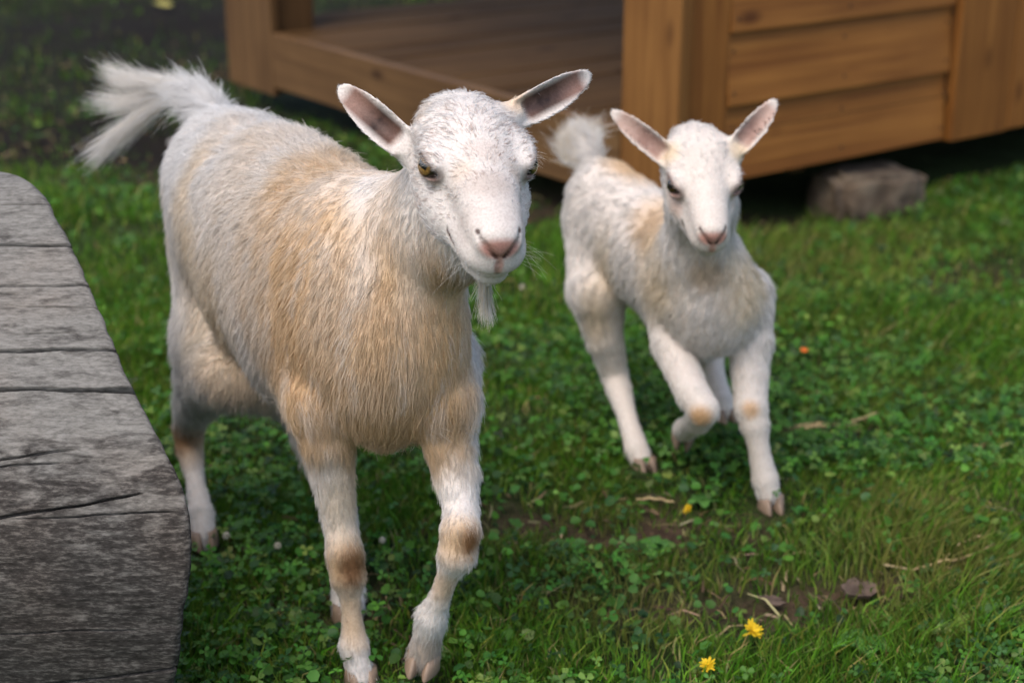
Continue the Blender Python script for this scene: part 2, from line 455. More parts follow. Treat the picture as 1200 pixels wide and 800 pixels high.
board('upright_board', S(1.258, .012, .150), UPV, WD, 1.65, .200, .034, M_STAIN, porch)
# far post of the porch front
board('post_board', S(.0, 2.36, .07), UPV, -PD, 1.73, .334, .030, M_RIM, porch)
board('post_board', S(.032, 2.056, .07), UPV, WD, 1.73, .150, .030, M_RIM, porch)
# beams and roof above the picture
board('roof_beam', S(-.02, -.1, 1.80), PD, UPV, 2.7, .12, .05, M_STAIN, porch)
board('roof_beam', S(-.2, .0, 1.80), WD, UPV, .17, .12, .05, M_STAIN, porch)
k, a_ = 0, -.28
while a_ < 3.0:
    board('roof_board', S(a_, -.30, 1.925 + .12 * a_), PD, WD + UPV * .12, 3.0, .24, .022, M_DECK, porch); a_ += .246
board('back_wall', S(3.04, -.0, .15), PD, UPV, 2.4, 1.9, .03, M_DECK, porch)

# stone block under the side wall
def rough_block(name, size, seed, amp, mat, cuts=10, parent=None):
    bm = bmesh.new(); bmesh.ops.create_cube(bm, size=1)
    bmesh.ops.bevel(bm, geom=list(bm.edges), offset=.1, segments=2, affect='EDGES')
    bmesh.ops.subdivide_edges(bm, edges=list(bm.edges), cuts=cuts, use_grid_fill=True)
    co = np.array([v.co[:] for v in bm.verts]) * np.array(size)
    nn = np.stack([fbm(co + 10 * i + seed, max(size) * .35, 3) - .5 for i in range(3)], 1)
    co = co + nn * amp
    for v, c in zip(bm.verts, co): v.co = c
    bmesh.ops.recalc_face_normals(bm, faces=bm.faces)
    return link(name, bm_mesh(name, bm, True), mat, parent)
m, nt, b = new_mat('brown_fieldstone')
tc = N(nt, 'ShaderNodeTexCoord'); n1 = N(nt, 'ShaderNodeTexNoise'); n1.inputs['Scale'].default_value = 18; n1.inputs['Detail'].default_value = 8
nt.links.new(tc.outputs['Object'], n1.inputs['Vector'])
nt.links.new(ramp(nt, n1.outputs[0], [(.35, (.07, .048, .030)), (.5, (.12, .085, .054)), (.65, (.17, .13, .088))]), b.inputs['Base Color'])
b.inputs['Roughness'].default_value = .9; bump(nt, n1.outputs[0], .7, .01, b)
o = rough_block('foundation_stone', (.29, .18, .14), 5, .07, m, 7)
o.location = tuple(S(.725, .045, .035)); o.rotation_euler = (0, .03, math.atan2(WD[1], WD[0]) - .12)
tag(o, 'brown squarish stone lying under the porch side wall', 'stone')
print('shed', round(time.time() - T0, 1))
# ------------------------------------------------------------------ big weathered hewn log, lying across the left foreground
def catmull(Pn, n):
    Pn = np.asarray(Pn, float); m = len(Pn)
    d = np.concatenate([[0], np.cumsum(np.linalg.norm(np.diff(Pn, axis=0), axis=1))])
    t = np.asarray(n, float) * d[-1] if np.ndim(n) else np.linspace(0, d[-1], n)
    out = np.zeros((len(t), Pn.shape[1]))
    k = np.clip(np.searchsorted(d, t, side='right') - 1, 0, m - 2)
    u = ((t - d[k]) / (d[k + 1] - d[k]))[:, None]
    p0 = Pn[np.maximum(k - 1, 0)]; p1 = Pn[k]; p2 = Pn[k + 1]; p3 = Pn[np.minimum(k + 2, m - 1)]
    return .5 * (2 * p1 + (p2 - p0) * u + (2 * p0 - 5 * p1 + 4 * p2 - p3) * u ** 2 + (3 * p1 - p0 - 3 * p2 + p3) * u ** 3)
loop = np.concatenate([log_front, log_back[::-1]], 0)
loop = np.concatenate([loop, loop[:1]], 0)
fine = catmull(loop, 8000)
# front (visible) part fine, rest coarse
vis_d = np.linalg.norm(fine - log_front[0], axis=1)
iend = int(np.argmin(np.linalg.norm(fine - log_front[-1], axis=1)))
sel = np.concatenate([np.linspace(0, iend, 1000).astype(int), np.linspace(iend, 7999, 90).astype(int)[1:-1]])
E = fine[sel]; ns = len(E)
tx = np.concatenate([np.linspace(0, .42, 190), np.linspace(.42, 1.25, 50)[1:]]); nxl = len(tx)
sl = np.concatenate([[0], np.cumsum(np.linalg.norm(np.diff(E[:, 1:], axis=0), axis=1))])
cen = E[:1000, 1:].mean(0) + np.array([.25, -.1])
# profile normals in the (Y, z) plane
dE = np.gradient(E[:, 1:], axis=0); nrm = np.stack([-dE[:, 1], dE[:, 0]], 1); nrm /= np.linalg.norm(nrm, axis=1)[:, None] + 1e-9
mid = E[:, 1:].mean(0)
flip = np.sign(((E[:, 1:] - mid) * nrm).sum(1)); nrm *= np.where(flip == 0, 1, flip)[:, None]
X = E[:, 0][:, None] - tx[None, :]
Sg = np.repeat(sl[:, None], nxl, 1)
pts = np.stack([X.ravel(), Sg.ravel(), np.zeros(X.size)], 1)
disp = (fbm(pts * np.array([1, 1, 1]), .35, 2) - .5) * .010
gr = fbm(pts * np.array([.10, 1, 1]), .012, 3); disp += (gr - .5) * .0014
gr2 = fbm(pts * np.array([.25, 1, 1]) + 5, .03, 3); disp -= np.clip(gr2 - .60, 0, 1) * .006
disp = disp.reshape(ns, nxl)
py_front = np.array([q[1] for q in LOGP], float)
def s_at(py):
    Yh = np.interp(py, py_front, np.arange(len(LOGP)))
    p = np.array([np.interp(Yh, np.arange(len(LOGP)), log_front[:, j]) for j in range(3)])
    return sl[int(np.argmin(np.linalg.norm(E - p, axis=1)))]
CR = [(286, .0, .45, .0016, .016, 0, 9), (333, .012, .16, .0012, .012, .0, 9), (345, -.01, .45, .0010, .010, .09, 9), (358, .002, .12, .0007, .005, 0, 9),
      (390, .006, .10, .0006, .004, .04, 9), (411, .0, .6, .0018, .018, 0, 9), (456, .0, .6, .0024, .024, 0, 9), (517, .10, .5, .0010, .009, .10, 9), (572, .15, .6, .0013, .013, .045, 9),
      (530, .09, .25, .0007, .006, .12, 9), (598, .05, .2, .0008, .006, .01, 9), (783, .14, .5, .0016, .016, .0, 9), (735, .03, .4, .0008, .007, .05, 9),
      (240, .0, .3, .0005, .003, .0, 9)]
for i, (py, slope, ln, w, dep, t0, _) in enumerate(CR):
    s0 = s_at(py)
    wob = (fbm(np.stack([tx, np.full_like(tx, i * 3.1), tx * 0], 1), .06, 3) - .5) * .007
    fade = np.clip((tx - t0) / .02 + (t0 <= 0), 0, 1) * np.clip((t0 + ln - tx) / .06, 0, 1)
    wv = w * (.6 + .8 * fbm(np.stack([tx, np.full_like(tx, i * 7.7), tx * 0], 1), .05, 2))
    ds = (Sg - (s0 + slope * tx + wob)[None, :]) / np.maximum(wv[None, :], 5e-4)
    disp -= dep * fade[None, :] * np.exp(-ds ** 4)
# chipped, rounded arris at the cut end
arr = np.clip(1 - tx / .008, 0, 1) ** 2
chip = fbm(np.stack([np.zeros(ns), sl, np.zeros(ns)], 1), .02, 3)
disp -= arr[None, :] * .004
X = X + (chip[:, None] - .5) * .005 * np.clip(1 - tx[None, :] / .05, 0, 1)
Yv = E[:, 1][:, None] + nrm[:, 0][:, None] * disp
Zv = E[:, 2][:, None] + nrm[:, 1][:, None] * disp
V = np.stack([X, Yv, Zv], -1).reshape(-1, 3)
idx = np.arange(ns * nxl).reshape(ns, nxl); nxt = np.roll(idx, -1, 0)
Fq = np.stack([idx[:, :-1], nxt[:, :-1], nxt[:, 1:], idx[:, 1:]], -1).reshape(-1, 4)
# cut ends as fans
ce = V[idx[:, 0]].mean(0); cf = V[idx[:, -1]].mean(0)
V = np.concatenate([V, [ce], [cf]]); a_, b_ = len(V) - 2, len(V) - 1
e1 = np.stack([nxt[:, 0], idx[:, 0], np.full(ns, a_), np.full(ns, a_)], -1); e2 = np.stack([idx[:, -1], nxt[:, -1], np.full(ns, b_), np.full(ns, b_)], -1)
bm = bmesh.new()
me = np_mesh('hewn_log', V, Fq, True)
bm.from_mesh(me); bm.verts.ensure_lookup_table()
for f in np.concatenate([e1, e2]):
    try: bm.faces.new([bm.verts[int(i)] for i in f[:3]])
    except ValueError: pass
bmesh.ops.recalc_face_normals(bm, faces=bm.faces)
bm.to_mesh(me); bm.free()
m, nt, b = new_mat('weathered_grey_timber')
tc = N(nt, 'ShaderNodeTexCoord'); geo = N(nt, 'ShaderNodeNewGeometry')
mp = N(nt, 'ShaderNodeMapping'); mp.inputs['Scale'].default_value = (34, 190, 190); nt.links.new(tc.outputs['Object'], mp.inputs[0])
n1 = N(nt, 'ShaderNodeTexNoise'); n1.inputs['Scale'].default_value = 1.0; n1.inputs['Detail'].default_value = 7; n1.inputs['Roughness'].default_value = .72; n1.inputs['Distortion'].default_value = .0
nt.links.new(mp.outputs[0], n1.inputs['Vector'])
mp3 = N(nt, 'ShaderNodeMapping'); mp3.inputs['Scale'].default_value = (18, 50, 50); nt.links.new(tc.outputs['Object'], mp3.inputs[0])
n3 = N(nt, 'ShaderNodeTexNoise'); n3.inputs['Scale'].default_value = 1.0; n3.inputs['Detail'].default_value = 6; n3.inputs['Distortion'].default_value = 1.2
nt.links.new(mp3.outputs[0], n3.inputs['Vector'])
n2 = N(nt, 'ShaderNodeTexNoise'); n2.inputs['Scale'].default_value = 5; n2.inputs['Detail'].default_value = 4; nt.links.new(tc.outputs['Object'], n2.inputs['Vector'])
mp4 = N(nt, 'ShaderNodeMapping'); mp4.inputs['Scale'].default_value = (110, 300, 300); nt.links.new(tc.outputs['Object'], mp4.inputs[0])
n4 = N(nt, 'ShaderNodeTexNoise'); n4.inputs['Scale'].default_value = 1.0; n4.inputs['Detail'].default_value = 6; n4.inputs['Roughness'].default_value = .7
nt.links.new(mp4.outputs[0], n4.inputs['Vector'])
fineg = mathn(nt, 'ADD', mathn(nt, 'MULTIPLY', n1.outputs[0], .5), mathn(nt, 'MULTIPLY', n4.outputs[0], .5))
c = ramp(nt, fineg, [(.38, (.098, .093, .084)), (.5, (.175, .168, .152)), (.62, (.245, .236, .215))])
# flaking, stained skin on the lower flank, painted darker still as its shaded side
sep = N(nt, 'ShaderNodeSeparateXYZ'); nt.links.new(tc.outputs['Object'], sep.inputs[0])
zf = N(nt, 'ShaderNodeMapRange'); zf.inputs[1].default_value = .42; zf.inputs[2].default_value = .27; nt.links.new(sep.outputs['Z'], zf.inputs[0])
stain_shade = mathn(nt, 'ADD', mathn(nt, 'MULTIPLY', zf.outputs[0], .34), n3.outputs[0])
fl = ramp(nt, stain_shade, [(.50, (0, 0, 0)), (.76, (1, 1, 1))])
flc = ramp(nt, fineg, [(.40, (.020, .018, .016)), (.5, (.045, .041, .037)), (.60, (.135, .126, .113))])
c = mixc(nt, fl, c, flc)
warm = ramp(nt, n2.outputs[0], [(.45, (0, 0, 0)), (.7, (1, 1, 1))])
c = mixc(nt, mathn(nt, 'MULTIPLY', warm, .35), c, mixc(nt, 1.0, c, (1.25, .98, .80), 'MULTIPLY'))
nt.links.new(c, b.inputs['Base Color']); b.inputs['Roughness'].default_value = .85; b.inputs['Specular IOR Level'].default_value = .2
bump(nt, mathn(nt, 'ADD', fineg, mathn(nt, 'MULTIPLY', n3.outputs[0], .8)), .45, .0022, b)
me.polygons.foreach_set('use_smooth', np.ones(len(me.polygons), bool))
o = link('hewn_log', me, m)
tag(o, 'large weathered grey hewn log with long drying cracks in the left foreground', 'log')
print('log', round(time.time() - T0, 1), len(me.polygons))
# ------------------------------------------------------------------ goats: one continuous body surface from blended volumes
def loft(nodes, u=None, k=.012, **at):
    """nodes: (centre, r_u, r_v); u: direction of the r_u axis"""
    ns_ = [(np.asarray(c, float), ru, rv) for c, ru, rv in nodes]
    return dict(kind='loft', nodes=ns_, u=u, k=k, **at)
def ell(c, r, axes=None, **at):
    return dict(kind='ell', c=np.asarray(c, float), r=np.asarray(r, float), ax=np.eye(3) if axes is None else np.array([norm(a) for a in axes]), **at)
def smin(a, b, k):
    h = np.clip(.5 + .5 * (b - a) / k, 0, 1)
    return b + (a - b) * h - k * h * (1 - h)
def d_ell(q, c, r, ax):
    d = [sum((q[j] - c[j]) * ax[i][j] for j in range(3)) for i in range(3)]
    k0 = np.sqrt(sum((d[i] / r[i]) ** 2 for i in range(3))) + 1e-9
    k1 = np.sqrt(sum((d[i] / r[i] ** 2) ** 2 for i in range(3))) + 1e-9
    return k0 * (k0 - 1) / k1
def d_seg(q, A, B, u):
    (a, ru0, rv0), (b, ru1, rv1) = A, B
    w = b - a; L = np.linalg.norm(w) + 1e-9; w = w / L
    if u is None: u = np.array([1., 0, 0]) if abs(w[0]) < .8 else np.array([0, 1., 0])
    u = u - w * np.dot(u, w); u = u / np.linalg.norm(u); v = np.cross(w, u)
    d = [q[j] - a[j] for j in range(3)]
    s = sum(d[j] * w[j] for j in range(3)); t = np.clip(s / L, 0, 1)
    ru = ru0 + (ru1 - ru0) * t; rv = rv0 + (rv1 - rv0) * t; rw = np.minimum(ru, rv)
    du = sum(d[j] * u[j] for j in range(3)); dv = sum(d[j] * v[j] for j in range(3)); dw = s - t * L
    k0 = np.sqrt((du / ru) ** 2 + (dv / rv) ** 2 + (dw / rw) ** 2) + 1e-9
    k1 = np.sqrt((du / ru ** 2) ** 2 + (dv / rv ** 2) ** 2 + (dw / rw ** 2) ** 2) + 1e-9
    return k0 * (k0 - 1) / k1
def d_ear(q, p):
    o, e, w, m, L, W = p['c'], p['e'], p['w'], p['m'], p['L'], p['W']
    d = [q[j] - o[j] for j in range(3)]
    t = sum(d[j] * e[j] for j in range(3)) / L; x = sum(d[j] * w[j] for j in range(3)); z = sum(d[j] * m[j] for j in range(3))
    tc_ = np.clip(t, 0, 1)
    hw = W * np.clip(np.interp(tc_, [0, .12, .3, .5, .7, .88, .96, 1.0], [.78, .93, 1.0, .98, .85, .60, .42, .15]), .02, 2)
    cup = p['cup'] * (1 - .55 * tc_) * (x / W) ** 2 * W - p.get('arch', 0) * L * t * t
    d1 = np.abs(z - cup) - p['th'] * (1 - .35 * tc_); d2 = (np.abs(x) - hw) * .9; d3 = np.maximum(-t * L, (t - 1) * L)
    k = .004
    m1 = np.maximum(d1, d2) ; h = np.clip(.5 + .5 * (d2 - d1) / k, 0, 1); m1 = d1 + (d2 - d1) * h + k * h * (1 - h)
    return np.maximum(m1, d3)
def prim_d(p, q, kk=None):
    if p['kind'] == 'ell': return d_ell(q, p['c'], p['r'], p['ax'])
    if p['kind'] == 'ear': return d_ear(q, p)
    r_ = None
    for A, B in zip(p['nodes'][:-1], p['nodes'][1:]):
        d = d_seg(q, A, B, p['u']); r_ = d if r_ is None else smin(r_, d, p['k'])
    return r_
def prim_box(p):
    if p['kind'] == 'ell': R = p['r'].max(); return p['c'] - R, p['c'] + R
    if p['kind'] == 'ear':
        a = p['c'] - .01; b = p['c'] + p['e'] * p['L']; R = p['W'] * 1.3
        return np.minimum(a, b) - R, np.maximum(a, b) + R
    c = np.array([n[0] for n in p['nodes']]); R = max(max(n[1], n[2]) for n in p['nodes'])
    return c.min(0) - R, c.max(0) + R
def fine_axis(lo, hi, flo, fhi, fine, coarse):
    a = np.arange(lo, flo, coarse); b_ = np.arange(flo, fhi, fine); c_ = np.arange(fhi, hi + coarse, coarse)
    return np.concatenate([a, b_, c_])
def build_surface(prims, cuts, axes):
    ax, ay, az = [a.astype(np.float64) for a in axes]
    F = np.full((len(ax), len(ay), len(az)), .06, np.float32)
    def region(lo, hi, pad):
        return tuple(slice(max(0, np.searchsorted(a, lo[i] - pad)), np.searchsorted(a, hi[i] + pad)) for i, a in enumerate((ax, ay, az)))
    for p in prims:
        lo, hi = prim_box(p); r_ = region(lo, hi, p.get('blend', .02) + .03)
        q = (ax[r_[0]][:, None, None], ay[r_[1]][None, :, None], az[r_[2]][None, None, :])
        F[r_] = smin(F[r_], prim_d(p, q).astype(np.float32), p.get('blend', .02))
    for p in cuts:
        lo, hi = prim_box(p); r_ = region(lo, hi, .012)
        q = (ax[r_[0]][:, None, None], ay[r_[1]][None, :, None], az[r_[2]][None, None, :])
        F[r_] = -smin(-F[r_], prim_d(p, q).astype(np.float32), p.get('blend', .004))
    # naive surface nets
    ins = F < 0
    anyi = np.zeros(tuple(s - 1 for s in F.shape), bool); alli = np.ones_like(anyi)
    for i in (0, 1):
        for j in (0, 1):
            for k in (0, 1):
                s = ins[i:F.shape[0] - 1 + i, j:F.shape[1] - 1 + j, k:F.shape[2] - 1 + k]; anyi |= s; alli &= s
    act = anyi & ~alli
    ci = np.argwhere(act)
    vid = np.full(act.shape, -1, np.int32); vid[act] = np.arange(len(ci), dtype=np.int32)
    val = np.stack([F[ci[:, 0] + i, ci[:, 1] + j, ci[:, 2] + k] for i in (0, 1) for j in (0, 1) for k in (0, 1)], 1)
    cor = np.array([(i, j, k) for i in (0, 1) for j in (0, 1) for k in (0, 1)])
    acc = np.zeros((len(ci), 3)); cnt = np.zeros(len(ci))
    for e0 in range(8):
        for e1 in range(e0 + 1, 8):
            if np.abs(cor[e0] - cor[e1]).sum() != 1: continue
            a, b_ = val[:, e0], val[:, e1]; s = (a < 0) != (b_ < 0)
            t = np.where(s, a / (a - b_ + 1e-12), 0)[:, None]
            pt = cor[e0] + (cor[e1] - cor[e0]) * t
            acc += np.where(s[:, None], pt, 0); cnt += s
    loc = acc / cnt[:, None]
    V = np.stack([a[ci[:, i]] + (a[ci[:, i] + 1] - a[ci[:, i]]) * loc[:, i] for i, a in enumerate((ax, ay, az))], 1)
    Q = []
    for axis in range(3):
        s0 = [slice(None)] * 3; s1 = [slice(None)] * 3; s0[axis] = slice(0, -1); s1[axis] = slice(1, None)
        e = np.argwhere(ins[tuple(s0)] != ins[tuple(s1)])
        o1, o2 = (axis + 1) % 3, (axis + 2) % 3
        e = e[(e[:, o1] > 0) & (e[:, o2] > 0) & (e[:, o1] < F.shape[o1] - 1) & (e[:, o2] < F.shape[o2] - 1)]
        def cell(d1, d2):
            c = e.copy(); c[:, o1] -= d1; c[:, o2] -= d2
            return vid[c[:, 0], c[:, 1], c[:, 2]]
        q = np.stack([cell(1, 1), cell(0, 1), cell(0, 0), cell(1, 0)], 1)
        inside_first = ins[e[:, 0], e[:, 1], e[:, 2]]
        q[~inside_first] = q[~inside_first][:, ::-1]
        Q.append(q)
    Q = np.concatenate(Q); Q = Q[(Q >= 0).all(1)]
    # two rounds of gentle smoothing
    for lam in (.5, -.45, .5, -.45):
        acc = np.zeros_like(V); cnt = np.zeros(len(V))
        for a in range(4):
            np.add.at(acc, Q[:, a], V[Q[:, (a + 1) % 4]]); np.add.at(cnt, Q[:, a], 1)
            np.add.at(acc, Q[:, a], V[Q[:, (a + 3) % 4]]); np.add.at(cnt, Q[:, a], 1)
        V = V + lam * (acc / np.maximum(cnt, 1)[:, None] - V)
    return V, Q
def vnormals(V, Q):
    n = np.cross(V[Q[:, 2]] - V[Q[:, 0]], V[Q[:, 3]] - V[Q[:, 1]])
    N_ = np.zeros_like(V)
    for a in range(4): np.add.at(N_, Q[:, a], n)
    return N_ / (np.linalg.norm(N_, axis=1)[:, None] + 1e-12)
def coat_attrs(prims, V, Nn):
    """blend each volume's hair flow, length, lift and density over the surface"""
    q = (V[:, 0], V[:, 1], V[:, 2]); W = 0; fl = 0; ln = 0; lf = 0; de = 0; wd = 0
    for p in prims:
        if 'flow' not in p: continue
        d = np.clip(prim_d(p, q), -.03, .2)
        w = np.exp(-d / .009) * p.get('wgt', 1.0)
        f = p['flow'](V, Nn) if callable(p['flow']) else np.repeat(norm(p['flow'])[None], len(V), 0)
        l = p['len'](V, Nn) if callable(p['len']) else p['len']
        W = W + w; fl = fl + w[:, None] * f; ln = ln + w * l; lf = lf + w * p.get('lift', .35); de = de + w * p.get('dens', 1.0); wd = wd + w * p.get('wid', 1.0)
    W = W + 1e-9
    return fl / W[:, None], ln / W, lf / W, de / W, wd / W

def hair_curves(name, pts, rad, cols, mat, parent):
    """pts (n,k,3); rad (n,k); cols (n,3)"""
    n, k, _ = pts.shape
    hc = bpy.data.hair_curves.new(name)
    hc.add_curves([k] * n)
    hc.attributes['position'].data.foreach_set('vector', np.ascontiguousarray(pts, np.float32).ravel())
    ra = hc.attributes.get('radius') or hc.attributes.new('radius', 'FLOAT', 'POINT')
    ra.data.foreach_set('value', np.ascontiguousarray(rad, np.float32).ravel())
    ca = hc.attributes.new('coat', 'FLOAT_COLOR', 'CURVE')
    c = np.ones((n, 4), np.float32); c[:, :3] = cols
    ca.data.foreach_set('color', c.ravel())
    return link(name, hc, mat, parent)

def grow(V, Q, Nn, fl, ln, lf, de, wd, cols, density, seed, k=5, width=.00042, clump=.011, clump_amt=.55, frizz=.12):
    r = np.random.default_rng(seed)
    T = np.concatenate([Q[:, [0, 1, 2]], Q[:, [0, 2, 3]]])
    A = .5 * np.linalg.norm(np.cross(V[T[:, 1]] - V[T[:, 0]], V[T[:, 2]] - V[T[:, 0]]), axis=1) * de[T].mean(1)
    n = int(A.sum() * density)
    ti = r.choice(len(T), n, p=A / A.sum())
    b1, b2 = r.random(n), r.random(n); s = b1 + b2 > 1; b1[s] = 1 - b1[s]; b2[s] = 1 - b2[s]; b0 = 1 - b1 - b2
    B = np.stack([b0, b1, b2], 1)
    it = lambda a: (a[T[ti]] * (B[:, :, None] if a.ndim == 2 else B)).sum(1)
    p, nr, f, L, li, c, w = it(V), it(Nn), it(fl), it(ln), it(lf), it(cols), it(wd)
    nr /= np.linalg.norm(nr, axis=1)[:, None] + 1e-9
    # clump cells: jittered grid; hairs of one cell lean to a common tip
    cs = np.maximum(clump * (.35 + .65 * np.clip(L / .03, 0, 1.4)), .003)
    lev = np.round(np.log2(cs / .003)).clip(0, 4); cell = .003 * 2 ** lev
    jit = np.stack([noise3(p + 31 * j, .014) for j in range(3)], 1) * cell[:, None] * 1.6
    key = np.floor((p + jit) / cell[:, None]).astype(np.int64)
    hk = (key[:, 0] * 73856093 ^ key[:, 1] * 19349663 ^ key[:, 2] * 83492791 ^ lev.astype(np.int64) * 7919)
    _, inv, cnt = np.unique(hk, return_inverse=True, return_counts=True)
    mean = lambda a: np.stack([np.bincount(inv, a[:, j]) for j in range(a.shape[1])], 1) / cnt[:, None]
    pc = mean(p)[inv]
    rc = r.standard_normal((len(cnt), 3))[inv]; rl = r.random(len(cnt))[inv]; rcol = r.standard_normal(len(cnt))[inv]
    sh = np.clip(L / .026, .30, 1)[:, None]
    f = f + .30 * sh * rc + .16 * r.standard_normal((n, 3)) + .35 * sh * np.stack([noise3(p + 7 * j, .05) - .5 for j in range(3)], 1)
    t = f - nr * (f * nr).sum(1)[:, None]; t /= np.linalg.norm(t, axis=1)[:, None] + 1e-9
    L = L * (.55 + .5 * r.random(n)) * (.8 + .4 * rl)
    li = li * (.6 + .8 * r.random(n)) * (.7 + .6 * rl)
    pts = np.zeros((n, k, 3)); ss = np.linspace(0, 1, k)
    curl = r.standard_normal((n, 3)) * frizz
    for i, s_ in enumerate(ss):
        q = p - nr * .0012 + L[:, None] * (t * s_ * (.75 + .25 * s_) + nr * (li * s_ * (1 - .45 * s_))[:, None] + curl * (s_ ** 2) * .5)
        q[:, 2] -= L * .10 * s_ * s_
        tgt = q + (pc - p) * (1 - .15 * s_)
        pts[:, i] = q + (tgt - q) * (clump_amt * s_ ** 1.3)
    wdt = width * w * (.7 + .6 * r.random(n))
    rad = wdt[:, None] * (1 - .80 * ss[None, :] ** 1.5)
    c = c * (1 + .06 * rcol + .08 * r.standard_normal(n))[:, None]
    return pts, rad, np.clip(c, .01, .93), p, rcol

M_FUR = None
def fur_mat():
    global M_FUR
    if M_FUR: return M_FUR
    m, nt, b = new_mat('goat_hair')
    at = N(nt, 'ShaderNodeAttribute', attribute_name='coat')
    nt.links.new(at.outputs['Color'], b.inputs['Base Color'])
    b.inputs['Roughness'].default_value = .45; b.inputs['Specular IOR Level'].default_value = .25
    tr = N(nt, 'ShaderNodeBsdfTranslucent'); nt.links.new(at.outputs['Color'], tr.inputs[0])
    mx = N(nt, 'ShaderNodeMixShader'); mx.inputs[0].default_value = .30
    nt.links.new(b.outputs[0], mx.inputs[1]); nt.links.new(tr.outputs[0], mx.inputs[2])
    nt.links.new(mx.outputs[0], nt.nodes['Material Output'].inputs[0])
    M_FUR = m; return m
def skin_mat():
    m, nt, b = new_mat('goat_skin')
    at = N(nt, 'ShaderNodeAttribute', attribute_name='Col')
    n1 = N(nt, 'ShaderNodeTexNoise'); n1.inputs['Scale'].default_value = 420; n1.inputs['Detail'].default_value = 3
    tc = N(nt, 'ShaderNodeTexCoord'); nt.links.new(tc.outputs['Object'], n1.inputs['Vector'])
    c = mixc(nt, .5, at.outputs['Color'], ramp(nt, n1.outputs[0], [(.35, (.72, .68, .66)), (.6, (1.08, 1.08, 1.08))]), 'MULTIPLY')
    nt.links.new(c, b.inputs['Base Color']); b.inputs['Roughness'].default_value = .55; b.inputs['Specular IOR Level'].default_value = .35
    b.inputs['Subsurface Weight'].default_value = .08; b.inputs['Subsurface Radius'].default_value = (.006, .003, .002); b.inputs['Subsurface Scale'].default_value = 1.0
    bump(nt, n1.outputs[0], .4, .0008, b)
    return m
M_SKIN = skin_mat()
def hoof_mat():
    m, nt, b = new_mat('hoof_horn')
    n1 = N(nt, 'ShaderNodeTexNoise'); n1.inputs['Scale'].default_value = 60; n1.inputs['Detail'].default_value = 4
    nt.links.new(ramp(nt, n1.outputs[0], [(.3, (.17, .115, .078)), (.7, (.33, .24, .17))]), b.inputs['Base Color']); b.inputs['Roughness'].default_value = .55
    return m
M_HOOF = hoof_mat()
def eye_mat(k=1.0):
    """amber goat eye with a level slot pupil; local +Z looks out, local X runs along the slot"""
    m, nt, b = new_mat('amber_eye')
    tc = N(nt, 'ShaderNodeTexCoord'); sp = N(nt, 'ShaderNodeSeparateXYZ'); nt.links.new(tc.outputs['Object'], sp.inputs[0])
    x, y, z = sp.outputs[0], sp.outputs[1], sp.outputs[2]
    rad = mathn(nt, 'SQRT', mathn(nt, 'ADD', mathn(nt, 'POWER', x, 2), mathn(nt, 'POWER', y, 2)))
    n1 = N(nt, 'ShaderNodeTexNoise'); n1.inputs['Scale'].default_value = 9; n1.inputs['Detail'].default_value = 4; nt.links.new(tc.outputs['Object'], n1.inputs['Vector'])
    iris = ramp(nt, n1.outputs[0], [(.3, (.14 * k, .074 * k, .017 * k)), (.7, (.31 * k, .18 * k, .048 * k))])
    edge = ramp(nt, rad, [(.58, (0, 0, 0)), (.74, (1, 1, 1))])
    c = mixc(nt, edge, iris, (.022, .014, .010))
    sl_ = mathn(nt, 'MAXIMUM', mathn(nt, 'MULTIPLY', mathn(nt, 'ABSOLUTE', x), .42), mathn(nt, 'ABSOLUTE', y))
    pu = ramp(nt, sl_, [(.17, (1, 1, 1)), (.20, (0, 0, 0))])
    c = mixc(nt, pu, c, (.004, .004, .005))
    nt.links.new(c, b.inputs['Base Color']); b.inputs['Roughness'].default_value = .08; b.inputs['Coat Weight'].default_value = 1.0; b.inputs['Coat Roughness'].default_value = .02
    return m
M_EYE = eye_mat(); M_EYE_KID = eye_mat(.25)
def add_eye(pos, out, along, r, parent, mat=None):
    bm = bmesh.new(); bmesh.ops.create_uvsphere(bm, u_segments=32, v_segments=20, radius=1)
    o = link('eye', bm_mesh('eye', bm, True), mat or M_EYE, parent)
    z = Vector(norm(out)); x = Vector(along); x = (x - z * x.dot(z)).normalized(); y = z.cross(x)
    o.matrix_basis = Matrix(((x[0] * r, y[0] * r, z[0] * r, pos[0]), (x[1] * r, y[1] * r, z[1] * r, pos[1]), (x[2] * r, y[2] * r, z[2] * r, pos[2]), (0, 0, 0, 1)))
    return o
def add_hoof(base, fwd, up, size, parent):
    """two pointed claws side by side: base is the middle of the sole, fwd the toe direction"""
    up = norm(up); fwd = norm(np.asarray(fwd) - up * np.dot(fwd, up)); side = np.cross(up, fwd)
    bm = bmesh.new()
    prof = [  # height fraction, toe reach, heel reach, half width
        (0.0, .62, -.42, .235), (.10, .64, -.44, .245), (.55, .44, -.40, .225), (1.0, .22, -.36, .19)]
    for sg in (-1, 1):
        rings = []
        for hgt, toe, heel, hw in prof:
            ring = []
            for a in np.linspace(0, 2 * np.pi, 14, endpoint=False):
                ca, sa = math.cos(a), math.sin(a)
                fx = (toe if ca > 0 else -heel) * ca
                wx = hw * sa * (1 - .45 * max(0, ca)) - sg * .05 * max(0, ca)
                q = base + size * (fwd * fx + side * (wx + sg * .255) + up * hgt * .52)
                ring.append(bm.verts.new(q))
            rings.append(ring)
        for r0, r1 in zip(rings[:-1], rings[1:]):
            for i in range(14): bm.faces.new((r0[i], r0[(i + 1) % 14], r1[(i + 1) % 14], r1[i]))
        bm.faces.new(rings[0][::-1]); bm.faces.new(rings[-1])
    bmesh.ops.recalc_face_normals(bm, faces=bm.faces)
    return link('hoof', bm_mesh('hoof', bm, True), M_HOOF, parent)

